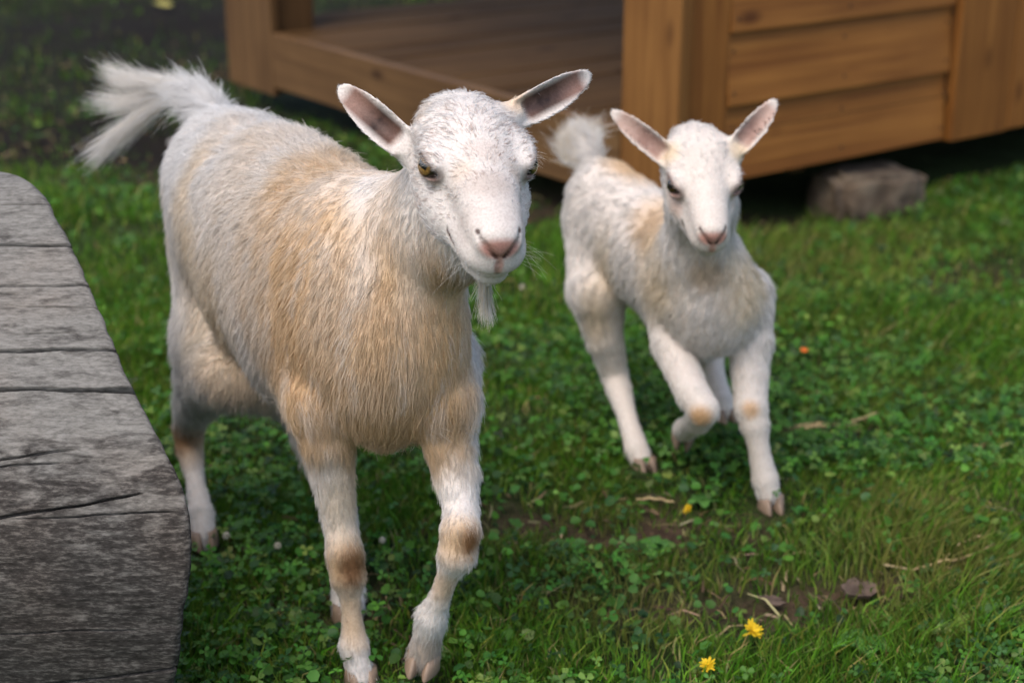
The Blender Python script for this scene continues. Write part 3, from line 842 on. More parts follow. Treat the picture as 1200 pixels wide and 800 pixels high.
WHITE = np.array([.715, .703, .685]); TAN = np.array([.62, .445, .255]); BROWN = np.array([.20, .105, .045]); CREAM = np.array([.74, .63, .46])
PINK = np.array([.42, .225, .185]); DARKPINK = np.array([.17, .075, .055])

def head_set(H, a, s, n, kl, kw, kh, earL, earW, ears, wide=1.0, eyeA=.083):
    """H poll point, a towards the nose, s goat's left, n up out of the forehead; returns prims, cuts, and marks"""
    a, s, n = norm(a), norm(s), norm(n)
    def h(A, S_, N_): return H + a * A * kl + s * S_ * kw + n * N_ * kh
    flow_face = lambda V, Nn: (-a)[None] * .75 + ((V - h(.09, 0, -.03)) @ s)[:, None] * s[None] * 14 + np.array([0, 0, -.15])[None]
    facelen = lambda V, Nn: np.interp((V - H) @ a / kl, [-.02, .03, .08, .14, .19], [.018, .016, .012, .009, .005])
    top = [(-.018, -.052, .046, .031), (.018, -.047, .056, .038), (.05, -.044, .054, .042), (.075, -.042, .048, .039), (.10, -.041, .0395, .033), (.13, -.041, .0335, .0265), (.16, -.043, .0290, .0215), (.182, -.046, .0260, .0185), (.195, -.048, .0225, .0165)]
    low = [(.0, -.072, .050, .040), (.05, -.078, .059, .042), (.085, -.080, .055, .040), (.12, -.078, .0455, .036), (.15, -.074, .038, .031), (.178, -.071, .0325, .026), (.191, -.070, .027, .021)]
    at = dict(flow=flow_face, len=facelen, lift=.30, dens=1.6, wid=.74)
    pr = [loft([(h(A, 0, c), hw * kw * wide, hh * kh) for A, c, hw, hh in top], u=s, k=.010, blend=.02, **at)]
    pr.append(loft([(h(A, 0, c), hw * kw * wide, hh * kh) for A, c, hw, hh in low], u=s, k=.010, blend=.012, **at))
    pr.append(loft([(h(.03, 0, -.098), .036 * kw, .030 * kh), (h(.10, 0, -.101), .030 * kw, .022 * kh), (h(.165, 0, -.099), .023 * kw, .0155 * kh), (h(.185, 0, -.098), .018 * kw, .0130 * kh)], u=s, blend=.008, **at))
    for g in (-1, 1):
        pr.append(ell(h(eyeA - .006, g * .0490, -.0240), (.028 * kl, .012 * kw, .0085 * kh), (a, s, n), blend=.016, **at))      # brow
        pr.append(ell(h(eyeA, g * .0480, -.037), (.0225, .0150, .0155), (a, s, n), blend=.008, **at))                # eye bulge
        pr.append(ell(h(.184, g * .0145, -.070), (.016 * kl, .0165 * kw, .0150 * kh), (a, s, n), blend=.008, **at))  # lip pads
        pr.append(ell(h(.080, g * .032, -.088), (.044 * kl, .021 * kw, .032 * kh), (a, s, n), blend=.02, **at))      # cheek
    pr.append(ell(h(.196, 0, -.046), (.0125 * kl, .0215 * kw, .0165 * kh), (a, s, n), blend=.008, **at))             # nose pad
    cuts = []
    def field(q):
        F_ = None
        for p_ in pr:
            d = prim_d(p_, (q[:, 0], q[:, 1], q[:, 2])); F_ = d if F_ is None else smin(F_, d, p_.get('blend', .02))
        return F_
    def surf(S_, N_, dr, A0=.17):
        """where a line from inside the muzzle leaves the surface"""
        o_ = h(A0, S_, N_); t = np.linspace(0, .07, 281); f_ = field(o_[None] + dr[None] * t[:, None])
        k = np.argmax(f_ > 0); return o_ + dr * t[k]
    nost, mouth = [], []
    def curve(ctrl, m_): return catmull(np.array(ctrl), m_)
    for g in (-1, 1):
        nn_ = [surf(g * q[0], q[1], a, .165) for q in curve([(.0220, -.0365), (.0190, -.0415), (.0130, -.0475), (.0045, -.0555)], 9)]
        cuts.append(loft([(q, r_, r_) for q, r_ in zip(nn_, np.interp(np.linspace(0, 1, 9), [0, .35, 1], [.0016, .0036, .0014]))], k=.003, blend=.003)); nost.append(nn_)
        mm_ = [surf(g * .018 * min(1, t * 2.2), np.interp(t, [0, .25, .6, 1], [-.0845, -.0865, -.0835, -.0720]), norm(a * math.cos(t * 1.57) + s * g * math.sin(t * 1.57)), np.interp(t, [0, .45, 1], [.165, .165, .145])) for t in np.linspace(0, 1, 16)]
        cuts.append(loft([(q, r_, r_) for q, r_ in zip(mm_, np.interp(np.linspace(0, 1, 16), [0, .6, 1], [.0032, .0032, .0014]))], k=.003, blend=.003)); mouth.append(mm_)
    cuts.append(loft([(surf(0, v_, a, .165), .0013, .0013) for v_ in (-.056, -.064, -.072, -.083)], k=.003, blend=.003))           # groove under the nose
    nosec = surf(0, -.047, a, .165); lipc = surf(0, -.068, a, .165)
    eyes = []
    for g in (-1, 1):
        out = norm(s * g * .80 + n * .40 + a * .38)
        c = h(eyeA + .001, g * .0508, -.0365)
        up = norm(n - out * np.dot(n, out)); al = np.cross(up, out)
        cuts.append(ell(c + out * .010 - up * .0016, (.0210, .0086, .014), (al, up, out), blend=.003))
        eyes.append((c - out * .0020, out, al))
    ear_attr = dict(len=.006, lift=.25, dens=1.5, wid=.6)
    earinfo = []
    for (px0, py0, Y0, px1, py1, Y1, face) in ears:
        b0 = P(px0, py0, Y0); b1 = P(px1, py1, Y1); e = norm(b1 - b0); L = np.linalg.norm(b1 - b0)
        m = norm(np.asarray(face) - e * np.dot(face, e)); w = np.cross(e, m)
        pr.append(dict(kind='ear', c=b0, e=e, w=w, m=m, L=L, W=earW, th=.0034, cup=1.0, arch=.06, flow=(lambda e: (lambda V, Nn: np.repeat(e[None], len(V), 0)))(e), blend=.012, **ear_attr))
        pr.append(loft([(b0 - e * .030, .020 * kw, .017 * kw), (b0 + e * .012, .0145 * kw, .010 * kw)], blend=.016, flow=e, **ear_attr))
        cuts.append(loft([(b0 + e * .012 + m * .010, .010, .008), (b0 + e * L * .40 + m * .012, .011, .008)], u=w, blend=.006))
        earinfo.append((b0, e, w, m, L))
    marks = dict(nost=nost, mouth=mouth, nosec=nosec, lipc=lipc, h=h, a=a, s=s, n=n, eyes=eyes, ears=earinfo, kl=kl)
    return pr, cuts, marks

def paint(V, Nn, blobs, marks, base=WHITE, mottled=.25):
    """coat and skin pattern: patches with shapes of their own"""
    c = np.repeat(base[None], len(V), 0)
    nz = fbm(V * np.array([1, 1, .45]), .055, 3)
    for (ctr, rad, col, st) in blobs:
        ctr = np.asarray(ctr); rad = np.asarray(rad, float) * np.ones(3)
        d = np.sqrt((((V - ctr) / rad) ** 2).sum(1)) + (nz - .5) * 1.3 * min(1, rad.min() / .06)
        w = np.clip((1.45 - d) / 1.1, 0, 1); w = (w * w * (3 - 2 * w) * st)[:, None]
        c = c * (1 - w) + col * w
    return c
def skin_marks(V, Nn, c, marks, ear0=(.27, .165, .135), ear1=(.035, .017, .012), PINK=PINK, rim=(.12, .062, .045)):
    """bare skin: nose, mouth line, eyelids, inner ears; also returns how much hair to keep"""
    keep = np.ones(len(V)); h, a, s, n = marks['h'], marks['a'], marks['s'], marks['n']
    def put(ctr, rads, axes, col, st, hairless):
        nonlocal c, keep
        d = np.sqrt(sum((((V - ctr) @ ax) / r_) ** 2 for ax, r_ in zip(axes, rads)))
        w = np.clip((1.25 - d) / .5, 0, 1) * st
        c = c * (1 - w[:, None]) + np.asarray(col) * w[:, None]; keep = keep * (1 - w * hairless)
    put(marks['nosec'] - a * .004, (.012, .0225, .0115), (a, s, n), PINK, .95, .97)
    put(marks['lipc'] - a * .002, (.010, .0050, .0120), (a, s, n), PINK * 1.15, .8, .8)
    for nn_ in marks['nost']:
        for q in nn_: put(q, (.004, .0030, .0028), (a, s, n), DARKPINK * .35, .9, 1)
    for mm_ in marks['mouth']:
        for A_, B_ in zip(mm_[:-1], mm_[1:]):
            for t in (0, .35, .7): put(A_ + (B_ - A_) * t, (.0034, .0034, .0026), (a, s, n), DARKPINK * .45, .9, 1.0)
    for (ec, out, al) in marks['eyes']:
        up = np.cross(out, al)
        put(ec + out * .010, (.0250, .0128, .015), (al, up, out), rim, .95, .97)
        put(ec + out * .008 + marks['a'] * .024 - up * .003, (.015, .0055, .014), (marks['a'], up, out), rim, .85, .85)
    for (b0, e, w_, m, L) in marks['ears']:
        fac = np.clip((Nn @ m - .15) / .3, 0, 1)
        q = V - b0; t = (q @ e) / L; x = (q @ w_)
        inn = fac * np.clip((t - .03) / .1, 0, 1) * np.clip((.93 - t) / .12, 0, 1) * np.clip((1 - np.abs(x) / .0160) / .40, 0, 1) * (np.linalg.norm(q - e * (t * L)[:, None], axis=1) < .05)
        deep = np.clip(1.1 - np.abs(t - .34) / .34, 0, 1) * (.55 + .9 * (fbm(V, .008, 2) - .2))
        cc = np.array(ear0)[None] * (1 - np.clip(deep, 0, 1))[:, None] + np.array(ear1)[None] * np.clip(deep, 0, 1)[:, None]
        c = c * (1 - inn[:, None]) + cc * inn[:, None]; keep = keep * (1 - .9 * inn)
    return c, keep

def tuft(paths, n, spread, width, col0, col1, seed, k=8, taper=.2, fr=.012, root=None):
    """long hair following a few guide paths (each: list of points)"""
    r = np.random.default_rng(seed); out = []; cols = []
    for pth, wgt in paths:
        m_ = int(n * wgt); g = catmull(pth, 40)
        t0 = r.random(m_) * .35; t1 = .55 + .45 * r.random(m_) ** .6
        off = r.standard_normal((m_, 3)); off /= np.linalg.norm(off, axis=1)[:, None]; off *= (r.random(m_) ** .6)[:, None]
        cr = r.standard_normal((m_, 3)) * fr
        ss = np.linspace(0, 1, k); pts = np.zeros((m_, k, 3))
        for i, s_ in enumerate(ss):
            tt = t0 + (t1 - t0) * s_
            gp = np.stack([np.interp(tt * 39, np.arange(40), g[:, j]) for j in range(3)], 1)
            pts[:, i] = gp + off * (spread * (1 - tt * (1 - taper)))[:, None] + cr * s_ ** 2
        out.append(pts)
        mixv = np.clip(r.random((m_, 1)) * 1.3 - .3, 0, 1); cols.append(col0 * (1 - mixv) + col1 * mixv)
    pts = np.concatenate(out); c = np.concatenate(cols) * (1 + .05 * r.standard_normal((len(pts), 1)))
    rad = np.full((len(pts), k), width) * (1 - .75 * np.linspace(0, 1, k)[None] ** 2)
    return pts, rad, np.clip(c, 0, .9)

# ------------------------------------------------------------------ the grown goat
def build_adult():
    F0 = np.array([.477, -.879, 0.]); F0 /= np.linalg.norm(F0); L0 = np.array([-F0[1], F0[0], 0.])
    O = np.array([-.2845, 2.0, 0.])
    B = lambda b_, l, z: O + F0 * b_ + L0 * l + UPV * z
    down = -UPV
    flow_t = lambda V, Nn: -F0[None] * (.8) + down[None] * (.25 + 1.1 * np.clip(1 - np.abs(Nn[:, 2:3]), 0, 1)) * 1.0 + down[None] * (.9 * np.clip((V - O) @ F0 - .12, 0, 1) * 6)[:, None]
    len_t = lambda V, Nn: .0155 + .010 * np.clip(-Nn[:, 2], 0, 1) + .022 * np.clip(Nn[:, 2] - .5, 0, 1) + .008 * fbm(V, .08, 2)
    T_ = dict(flow=flow_t, len=len_t, lift=.40, dens=1.0, wid=1.0)
    tor = [(-.335, .535, .050, .060), (-.29, .530, .082, .100), (-.19, .508, .100, .130), (-.06, .484, .108, .163), (.07, .472, .107, .170), (.17, .474, .094, .152), (.25, .470, .078, .122), (.295, .465, .054, .085)]
    pr = [loft([(B(b_, 0, z), hw, hh) for b_, z, hw, hh in tor], u=L0, k=.05, blend=.04, **T_)]
    # neck
    a = norm([.20, -.89, -.40]); s = norm([.96, .23, -.03]); s = norm(s - a * np.dot(a, s)); n = np.cross(a, s)
    Hc = P(587, 291, 1.495) - a * .209 + n * .046
    flow_n = lambda V, Nn: np.repeat(norm([-.10, .10, -1])[None], len(V), 0)
    nk = dict(flow=flow_n, len=.016, lift=.26, dens=1.0, wid=.9)
    pr.append(loft([(B(.13, 0, .52), .080, .100), (B(.235, .015, .555), .072, .088), (P(520, 262, 1.735), .056, .066), (P(538, 190, 1.70), .047, .052)], u=L0, k=.04, blend=.04, **nk))
    pr.append(ell(B(.272, .0, .405), (.050, .055, .080), (F0, L0, UPV), blend=.04, flow=(0, 0, -1), len=.022, lift=.22))      # breast
    pr.append(ell(P(488, 400, 1.77), (.060, .065, .10), (L0, F0, UPV), blend=.05, flow=(0, 0, -1), len=.016, lift=.25))
    def leg(nodes, lens, blend=.03):
        for (A_, r0), (B_, r1), ln in zip(nodes[:-1], nodes[1:], lens):
            pr.append(loft([(A_, r0, r0), (B_, r1, r1)], k=.01, blend=min(blend, max(.004, (min(r0, r1) - .02) * .9)), flow=norm(B_ - A_) + np.array([0, 0, -.2]), len=ln, lift=.34, dens=1.25, wid=.82))
    leg([(P(384, 420, 1.86), .062), (P(381, 470, 1.780), .047), (P(385, 512, 1.770), .034), (P(389, 552, 1.772), .0265), (P(398, 612, 1.770), .0205), (P(404, 648, 1.757), .0230), (P(408, 674, 1.752), .0225), (P(411, 704, 1.750), .0122), (P(413, 728, 1.748), .0122), (P(415, 754, 1.746), .0185), (P(419, 776, 1.738), .0155), (P(423, 793, 1.733), .0185)],
        [.024, .022, .018, .015, .012, .010, .010, .009, .010, .013, .015])
    leg([(P(506, 425, 1.83), .058), (P(518, 472, 1.755), .044), (P(525, 512, 1.745), .032), (P(534, 552, 1.728), .0265), (P(540, 594, 1.700), .0205), (P(540, 622, 1.672), .0235), (P(536, 648, 1.668), .0230), (P(524, 676, 1.682), .0125), (P(515, 700, 1.694), .0128), (P(506, 722, 1.705), .0190), (P(501, 745, 1.712), .0165), (P(497, 765, 1.715), .0190)],
        [.024, .022, .018, .015, .012, .010, .010, .010, .013, .016, .018])
    leg([(P(268, 300, 2.22), .080), (P(262, 398, 2.16), .068), (P(250, 436, 2.165), .052), (P(233, 466, 2.20), .034), (P(226, 480, 2.225), .0275), (P(221, 502, 2.245), .0235), (P(222, 525, 2.238), .0215), (P(229, 563, 2.195), .0140), (P(235, 600, 2.150), .0185), (P(239, 629, 2.124), .0185)],
        [.024, .026, .026, .020, .014, .010, .009, .010, .014], .04)
    leg([(P(335, 360, 2.17), .085), (P(362, 440, 2.08), .062), (P(380, 520, 2.04), .036), (P(396, 588, 2.035), .0230), (P(402, 612, 2.01), .0205), (P(408, 655, 1.965), .0140), (P(408, 694, 1.925), .0225), (P(408, 712, 1.908), .0225)],
        [.034, .030, .016, .010, .007, .010, .016], .04)
    pr.append(ell(P(292, 432, 2.07), (.075, .085, .055), (F0, L0, UPV), blend=.04, flow=(-.3, .5, -1), len=.026, lift=.3))     # flank fold
    # dock of the tail
    pr.append(loft([(B(-.31, 0, .580), .030, .030), (P(252, 140, 2.30), .023, .023), (P(232, 117, 2.345), .017, .017), (P(212, 106, 2.39), .009, .009)], k=.01, blend=.02, flow=norm(P(170, 100, 2.46) - P(252, 140, 2.30)), len=.05, lift=.5, dens=1.5, wid=1.0))
    fc = n * .55 + np.array([0, -.8, .1])
    hp, cuts, marks = head_set(Hc, a, s, n, 1.0, 1.0, 1.0, .09, .0195,
        [(474, 168, 1.675, 396, 101, 1.70, np.array([.25, -1, -.15]) + .1 * n), (604, 132, 1.695, 695, 87, 1.74, np.array([-.25, -1, -.10]))])
    pr += hp
    axes = (fine_axis(-.66, .16, -.205, .115, .0021, .0055), fine_axis(1.44, 2.50, 1.465, 1.745, .0021, .0055), fine_axis(-.01, .88, .565, .835, .0021, .0055))
    V, Q = build_surface(pr, cuts, axes)
    Nn = vnormals(V, Q)
    fl, ln, lf, de, wd = coat_attrs(pr, V, Nn)
    K = (P(407, 664, 1.735), P(543, 634, 1.648), P(222, 512, 2.24), P(392, 600, 2.02))
    blobs = [
        (B(.06, .0, .50), (.22, .22, .22), TAN, .35), (B(.24, -.09, .46), (.14, .14, .18), TAN, .65), (P(420, 260, 1.86), (.12, .12, .11), TAN, .65), (P(470, 430, 1.70), (.13, .12, .15), TAN, .68),
        (P(385, 470, 1.78), (.06, .08, .09), TAN, .55), (P(535, 420, 1.70), (.05, .08, .10), TAN, .65), (P(490, 520, 1.68), (.10, .08, .05), TAN * .85, .55), (P(470, 250, 1.75), (.05, .06, .07), TAN, .45),
        (P(535, 345, 1.68), (.05, .07, .05), TAN * .75, .75), (P(480, 300, 1.72), (.05, .07, .08), TAN * .95, .6), (P(450, 520, 1.70), (.10, .10, .06), TAN * .9, .55), (P(300, 430, 2.0), (.09, .09, .06), TAN * .8, .45), (P(260, 270, 2.08), (.07, .08, .06), CREAM, .5), (P(320, 320, 2.0), (.10, .1, .10), CREAM, .6), (P(440, 175, 2.0), (.05, .1, .05), CREAM, .6),
        (P(485, 118, 1.67), (.02, .03, .018), TAN, .7), (P(605, 118, 1.69), (.02, .03, .015), TAN, .6),
        (P(215, 400, 2.1), (.05, .08, .08), WHITE, .8), (P(380, 560, 1.76), (.03, .05, .04), WHITE, .7), (P(540, 575, 1.69), (.03, .04, .04), WHITE, .7), (P(500, 380, 1.70), (.07, .08, .08), TAN, .6), (B(-.10, -.10, .44), (.16, .16, .14), CREAM, .5), (P(455, 300, 1.76), (.07, .08, .08), TAN, .6),
        (K[0], .040, TAN * .8, .95), (K[0] + np.array([.006, -.002, .0]), (.020, .03, .028), BROWN * .8, 1.0), (K[1], .036, TAN * .9, .9), (K[1] + np.array([.010, -.002, -.002]), (.017, .03, .022), BROWN, 1.0),
        (K[2], .044, TAN * .75, .9), (K[2] + np.array([-.006, -.005, .0]), .026, BROWN * 1.2, .85), (P(412, 715, 1.74), (.02, .02, .035), TAN * .9, .7), (P(420, 745, 1.735), (.025, .02, .02), TAN, .5), (P(522, 690, 1.67), (.025, .025, .03), TAN * .9, .6), (P(505, 765, 1.70), (.04, .03, .03), TAN * .4, .6), (P(395, 590, 1.75), (.02, .02, .05), CREAM, .5)]
    h = marks['h']
    blobs += [(h(.12, -.024, -.022), (.012, .012, .02), TAN, .35), (h(.12, .03, -.03), (.012, .012, .02), TAN, .35), (h(.145, .0, -.014), (.030, .018, .016), np.array([.47, .415, .385]), .9), (h(.10, .0, -.006), (.025, .016, .014), np.array([.60, .53, .49]), .5), (h(.17, -.025, -.05), (.02, .02, .02), np.array([.60, .56, .53]), .6), (h(.17, .025, -.05), (.02, .02, .02), np.array([.60, .56, .53]), .6)]
    blobs += [(h(.16, .0, -.03), (.05, .05, .05), np.array([.60, .57, .545]), .55)]
    c = paint(V, Nn, blobs, marks)
    c, keep = skin_marks(V, Nn, c, marks)
    root = empty('adult_goat', tuple(G(330, 720)))
    root.location.z = 0
    base = np.array(root.location)
    tag(root, 'large white and tan goat walking forward beside the log', 'goat')
    body = link('body', np_mesh('goat_body', V - base, Q, True, c * np.array([.93, .87, .82])), M_SKIN, root)
    de = de * keep
    pts, rad, cols, p, rcol = grow(V, Q, Nn, fl, ln, lf, de, wd, c, 185000, 5, width=.00041, clump=.008, clump_amt=.4)
    hz = (p - marks['h'](.09, 0, -.05)); face = np.clip(1.6 - np.linalg.norm(hz, axis=1) / .085, 0, 1)
    rr_ = np.random.default_rng(77)
    fv = fbm(p, .007, 2); gv = rr_.random(len(p))
    cols = cols * (1 - (face * (.42 * (gv < .32) + .26 * np.clip((fv - .5) * 5, 0, 1)))[:, None] * np.array([.75, 1.0, 1.12]))
    # streaks of tan and white locks in the tan zones
    st = fbm(p * np.array([1, 1, .30]), .014, 2)
    tanw = np.clip((.80 - cols[:, 2] / np.maximum(cols[:, 0], .01)) * 4, 0, 1) * np.clip((cols[:, 0] - .35) * 4, 0, 1)
    mixw = (np.clip((st - .52) * 5, 0, 1) * tanw * .38)[:, None]
    cols = cols * (1 - mixw) + WHITE * mixw
    dk = (np.clip((.44 - st) * 5, 0, 1) * tanw * .32)[:, None]
    cols = cols * (1 - dk) + TAN * .8 * dk
    hair_curves('fur', pts - base, rad, cols, fur_mat(), root)
    # tail plume
    tb = P(250, 138, 2.30)
    paths = [([tb, P(225, 108, 2.36), P(185, 98, 2.42), P(150, 95, 2.47), P(120, 78, 2.5)], .34), ([tb, P(230, 112, 2.36), P(195, 108, 2.42), P(150, 120, 2.46), P(108, 117, 2.49)], .20),
             ([tb, P(232, 118, 2.35), P(195, 120, 2.41), P(150, 150, 2.45), P(102, 189, 2.46)], .30), ([tb, P(240, 125, 2.33), P(222, 110, 2.37), P(200, 100, 2.40)], .5), ([tb, P(246, 140, 2.31), P(232, 128, 2.34), P(212, 118, 2.38)], .4)]
    pts, rad, cols = tuft(paths, 2300, .017, .00036, WHITE * 1.06, CREAM * .5 + WHITE * .5, 8, taper=.05)
    hair_curves('tail_plume', pts - base, rad, cols, fur_mat(), root)
    # beard
    h = marks['h']
    paths = [([h(.168, 0, -.088), P(570, 352, 1.60), P(573, 380, 1.60)], 1.0), ([h(.16, -.006, -.088), P(566, 350, 1.61), P(566, 378, 1.61)], .6)]
    pts, rad, cols = tuft(paths, 300, .009, .00026, WHITE, CREAM, 9, fr=.005, taper=.12)
    hair_curves('beard', pts - base, rad, cols, fur_mat(), root)
    # whiskers
    r = np.random.default_rng(12); wp = []
    for g in (-1, 1):
        for i in range(14):
            p0 = h(.165 + .03 * r.random(), g * (.022 + .006 * r.random()), -.060 - .022 * r.random()); d = norm(s * g * 1.0 + a * .5 + r.standard_normal(3) * .35)
            L = .02 + .03 * r.random(); wp.append([p0 + d * L * t + np.array([0, 0, -.3]) * L * t * t for t in np.linspace(0, 1, 5)])
        for i in range(12):
            ec = marks['eyes'][0 if g < 0 else 1]; p0 = ec[0] + ec[1] * .012 + ec[2] * (r.random() - .5) * .02 + np.cross(ec[1], ec[2]) * .007
            d = norm(ec[1] + np.array([0, 0, -.2]) + r.standard_normal(3) * .3); wp.append([p0 + d * .014 * t + np.array([0, 0, -.004]) * t * t for t in np.linspace(0, 1, 5)])
    wp = np.array(wp); hair_curves('whiskers', wp - base, np.full(wp.shape[:2], .00013) * np.linspace(1, .3, 5)[None], np.repeat(np.array([[.7, .66, .6]]), len(wp), 0), fur_mat(), root)
    for (c_, out, al) in marks['eyes']: add_eye(c_ - base, out, al, .0152, root)
    add_hoof(P(424, 802, 1.732) * np.array([1, 1, 0]) + np.array([0, 0, .002]) - base, norm([.25, -1, 0]), UPV, .046, root)
    t_ = norm(P(496, 788, 1.715) - P(503, 735, 1.71))
    add_hoof(P(494, 783, 1.712) - base, norm([-.1, -.75, .2]), -t_, .046, root)
    add_hoof(P(240, 640, 2.118) * np.array([1, 1, 0]) + np.array([0, 0, .002]) - base, norm([.3, -1, 0]), UPV, .045, root)
    add_hoof(P(408, 728, 1.897) * np.array([1, 1, 0]) + np.array([0, 0, .002]) - base, norm([.35, -1, 0]), UPV, .045, root)
    print('adult', round(time.time() - T0, 1), len(V), len(pts))
    return marks
AD = build_adult()

# ------------------------------------------------------------------ the kid
def build_kid():
    F0 = norm([.47, -.883, 0.]); L0 = np.array([-F0[1], F0[0], 0.])
    O = np.array([.235, 2.47, 0.])
    B = lambda b_, l, z: O + F0 * b_ + L0 * l + UPV * z
    flow_t = lambda V, Nn: -F0[None] * .8 - UPV[None] * (.2 + 1.0 * np.clip(1 - np.abs(Nn[:, 2:3]), 0, 1))
    T_ = dict(flow=flow_t, len=.017, lift=.38, dens=1.0, wid=.9)
    tor = [(-.205, .405, .036, .044), (-.165, .400, .058, .070), (-.09, .375, .066, .082), (.0, .355, .068, .090), (.08, .345, .068, .092), (.15, .335, .066, .088), (.195, .328, .048, .062)]
    pr = [loft([(B(b_, 0, z), hw, hh) for b_, z, hw, hh in tor], u=L0, k=.04, blend=.03, **T_)]
    a = norm([.06, -.838, -.547]); s = norm([.985, .09, .05]); s = norm(s - a * np.dot(a, s)); n = np.cross(a, s)
    Hc = P(836, 279, 2.10) - a * .209 * .84 + n * .046 * .90
    pr.append(loft([(B(.10, 0, .385), .062, .072), (P(818, 300, 2.31), .052, .060), (P(822, 240, 2.255), .044, .048), (P(824, 205, 2.235), .040, .042)], u=L0, k=.03, blend=.03, flow=(-.1, .1, -1), len=.018, lift=.35, wid=.9))
    pr.append(ell(B(.18, 0, .315), (.055, .070, .074), (F0, L0, UPV), blend=.03, flow=(0, 0, -1), len=.022, lift=.35))
    def leg(nodes, lens, blend=.025):
        for (A_, r0), (B_, r1), ln in zip(nodes[:-1], nodes[1:], lens):
            pr.append(loft([(A_, r0, r0), (B_, r1, r1)], k=.01, blend=min(blend, max(.004, (min(r0, r1) - .02) * .9)), flow=norm(B_ - A_) + np.array([0, 0, -.2]), len=ln, lift=.28, dens=1.3, wid=.85))
    leg([(P(792, 352, 2.39), .056), (P(790, 400, 2.345), .036), (P(798, 430, 2.29), .0275), (P(812, 462, 2.235), .0265), (P(824, 480, 2.215), .0250), (P(818, 492, 2.245), .0215), (P(808, 500, 2.31), .0185), (P(802, 503, 2.35), .020)],
        [.018, .014, .010, .008, .008, .008, .008])
    leg([(P(866, 350, 2.35), .056), (P(878, 398, 2.325), .037), (P(879, 438, 2.295), .0275), (P(880, 476, 2.268), .0265), (P(884, 496, 2.262), .0235), (P(889, 524, 2.254), .0165), (P(896, 560, 2.248), .0205), (P(900, 577, 2.244), .0195)],
        [.018, .014, .010, .008, .008, .008, .010])
    leg([(P(706, 265, 2.60), .062), (P(700, 340, 2.53), .050), (P(708, 395, 2.525), .032), (P(720, 438, 2.535), .0240), (P(725, 455, 2.515), .0225), (P(736, 492, 2.458), .0165), (P(746, 526, 2.412), .0205), (P(751, 538, 2.400), .0195)],
        [.020, .018, .012, .009, .008, .008, .010], .03)
    leg([(P(772, 310, 2.56), .055), (P(796, 370, 2.51), .040), (P(822, 408, 2.52), .026), (P(833, 420, 2.53), .0215), (P(838, 442, 2.50), .0175), (P(846, 468, 2.47), .0185), (P(850, 480, 2.46), .0180)],
        [.018, .016, .010, .008, .008, .008], .03)
    pr.append(loft([(B(-.19, 0, .435), .022, .022), (P(688, 170, 2.69), .017, .017), (P(680, 158, 2.71), .012, .012)], k=.01, blend=.015, flow=norm(P(675, 150, 2.70) - P(695, 200, 2.66)), len=.035, lift=.55, dens=1.5))
    hp, cuts, marks = head_set(Hc, a, s, n, .84, .84, .90, .08, .0180,
        [(783, 183, 2.215, 716, 130, 2.23, np.array([-.05, -1, .1])), (863, 172, 2.215, 911, 117, 2.235, np.array([-.15, -1, .05]))], wide=1.0, eyeA=.096)
    hh = marks['h']
    at = dict(flow=-a, len=.010, lift=.35, dens=1.6, wid=.75)
    pr += hp
    pr.append(ell(hh(.036, 0, -.046), (.046, .050, .042), (a, s, n), blend=.02, **at))       # domed forehead
    for g in (-1, 1): pr.append(ell(hh(.046, g * .022, -.006), (.011, .010, .008), (a, s, n), blend=.010, **at))   # horn buds
    axes = (fine_axis(.02, .58, .13, .42, .0030, .0055), fine_axis(2.00, 2.86, 2.03, 2.28, .0030, .0055), fine_axis(-.01, .74, .44, .70, .0030, .0055))
    V, Q = build_surface(pr, cuts, axes)
    Nn = vnormals(V, Q); fl, ln, lf, de, wd = coat_attrs(pr, V, Nn)
    KN = np.array([.62, .40, .20])
    blobs = [(P(745, 195, 2.60), (.05, .08, .03), TAN, .85), (P(735, 215, 2.58), (.02, .03, .02), TAN * .9, .6), (P(720, 300, 2.50), (.03, .06, .06), CREAM, .9), (P(770, 260, 2.40), (.04, .06, .05), TAN, .7),
             (P(790, 330, 2.33), (.05, .06, .07), CREAM, .9), (P(870, 330, 2.28), (.05, .05, .06), CREAM, .85), (P(800, 300, 2.30), (.02, .03, .05), TAN * .95, .7), (P(830, 320, 2.24), (.03, .05, .03), TAN * .9, .6),
             (P(822, 487, 2.195), (.018, .02, .016), KN * .9, .95), (P(880, 480, 2.24), (.016, .02, .016), KN, .8), (P(700, 360, 2.50), (.03, .04, .06), CREAM, .8),
             (P(790, 240, 2.17), (.016, .02, .022), np.array([.66, .47, .36]), .55), (P(868, 232, 2.17), (.014, .02, .022), np.array([.66, .47, .36]), .55), (P(785, 180, 2.20), (.02, .02, .02), CREAM, .9), (P(866, 178, 2.20), (.018, .02, .02), CREAM, .9)]
    c = paint(V, Nn, blobs, marks, np.array([.715, .685, .645]))
    c, keep = skin_marks(V, Nn, c, marks, (.50, .37, .32), (.30, .18, .15), np.array([.56, .30, .25]), (.26, .15, .12))
    root = empty('kid_goat', tuple(G(820, 590))); root.location.z = 0; base = np.array(root.location)
    tag(root, 'small white goat kid running over the grass behind the large goat', 'goat')
    link('body', np_mesh('kid_body', V - base, Q, True, c * np.array([.93, .87, .82])), M_SKIN, root)
    pts, rad, cols, p, rcol = grow(V, Q, Nn, fl, ln, lf, de * keep, wd, c, 130000, 6, width=.00055, clump=.012, clump_amt=.6)
    hair_curves('fur', pts - base, rad, cols, fur_mat(), root)
    tb = P(692, 190, 2.67)
    paths = [([tb, P(682, 165, 2.70), P(684, 158, 2.71), P(700, 150, 2.71)], .5), ([tb, P(676, 172, 2.70), P(670, 165, 2.71), P(676, 152, 2.72)], .5), ([tb, P(672, 185, 2.69), P(664, 172, 2.70), P(662, 160, 2.71)], .4)]
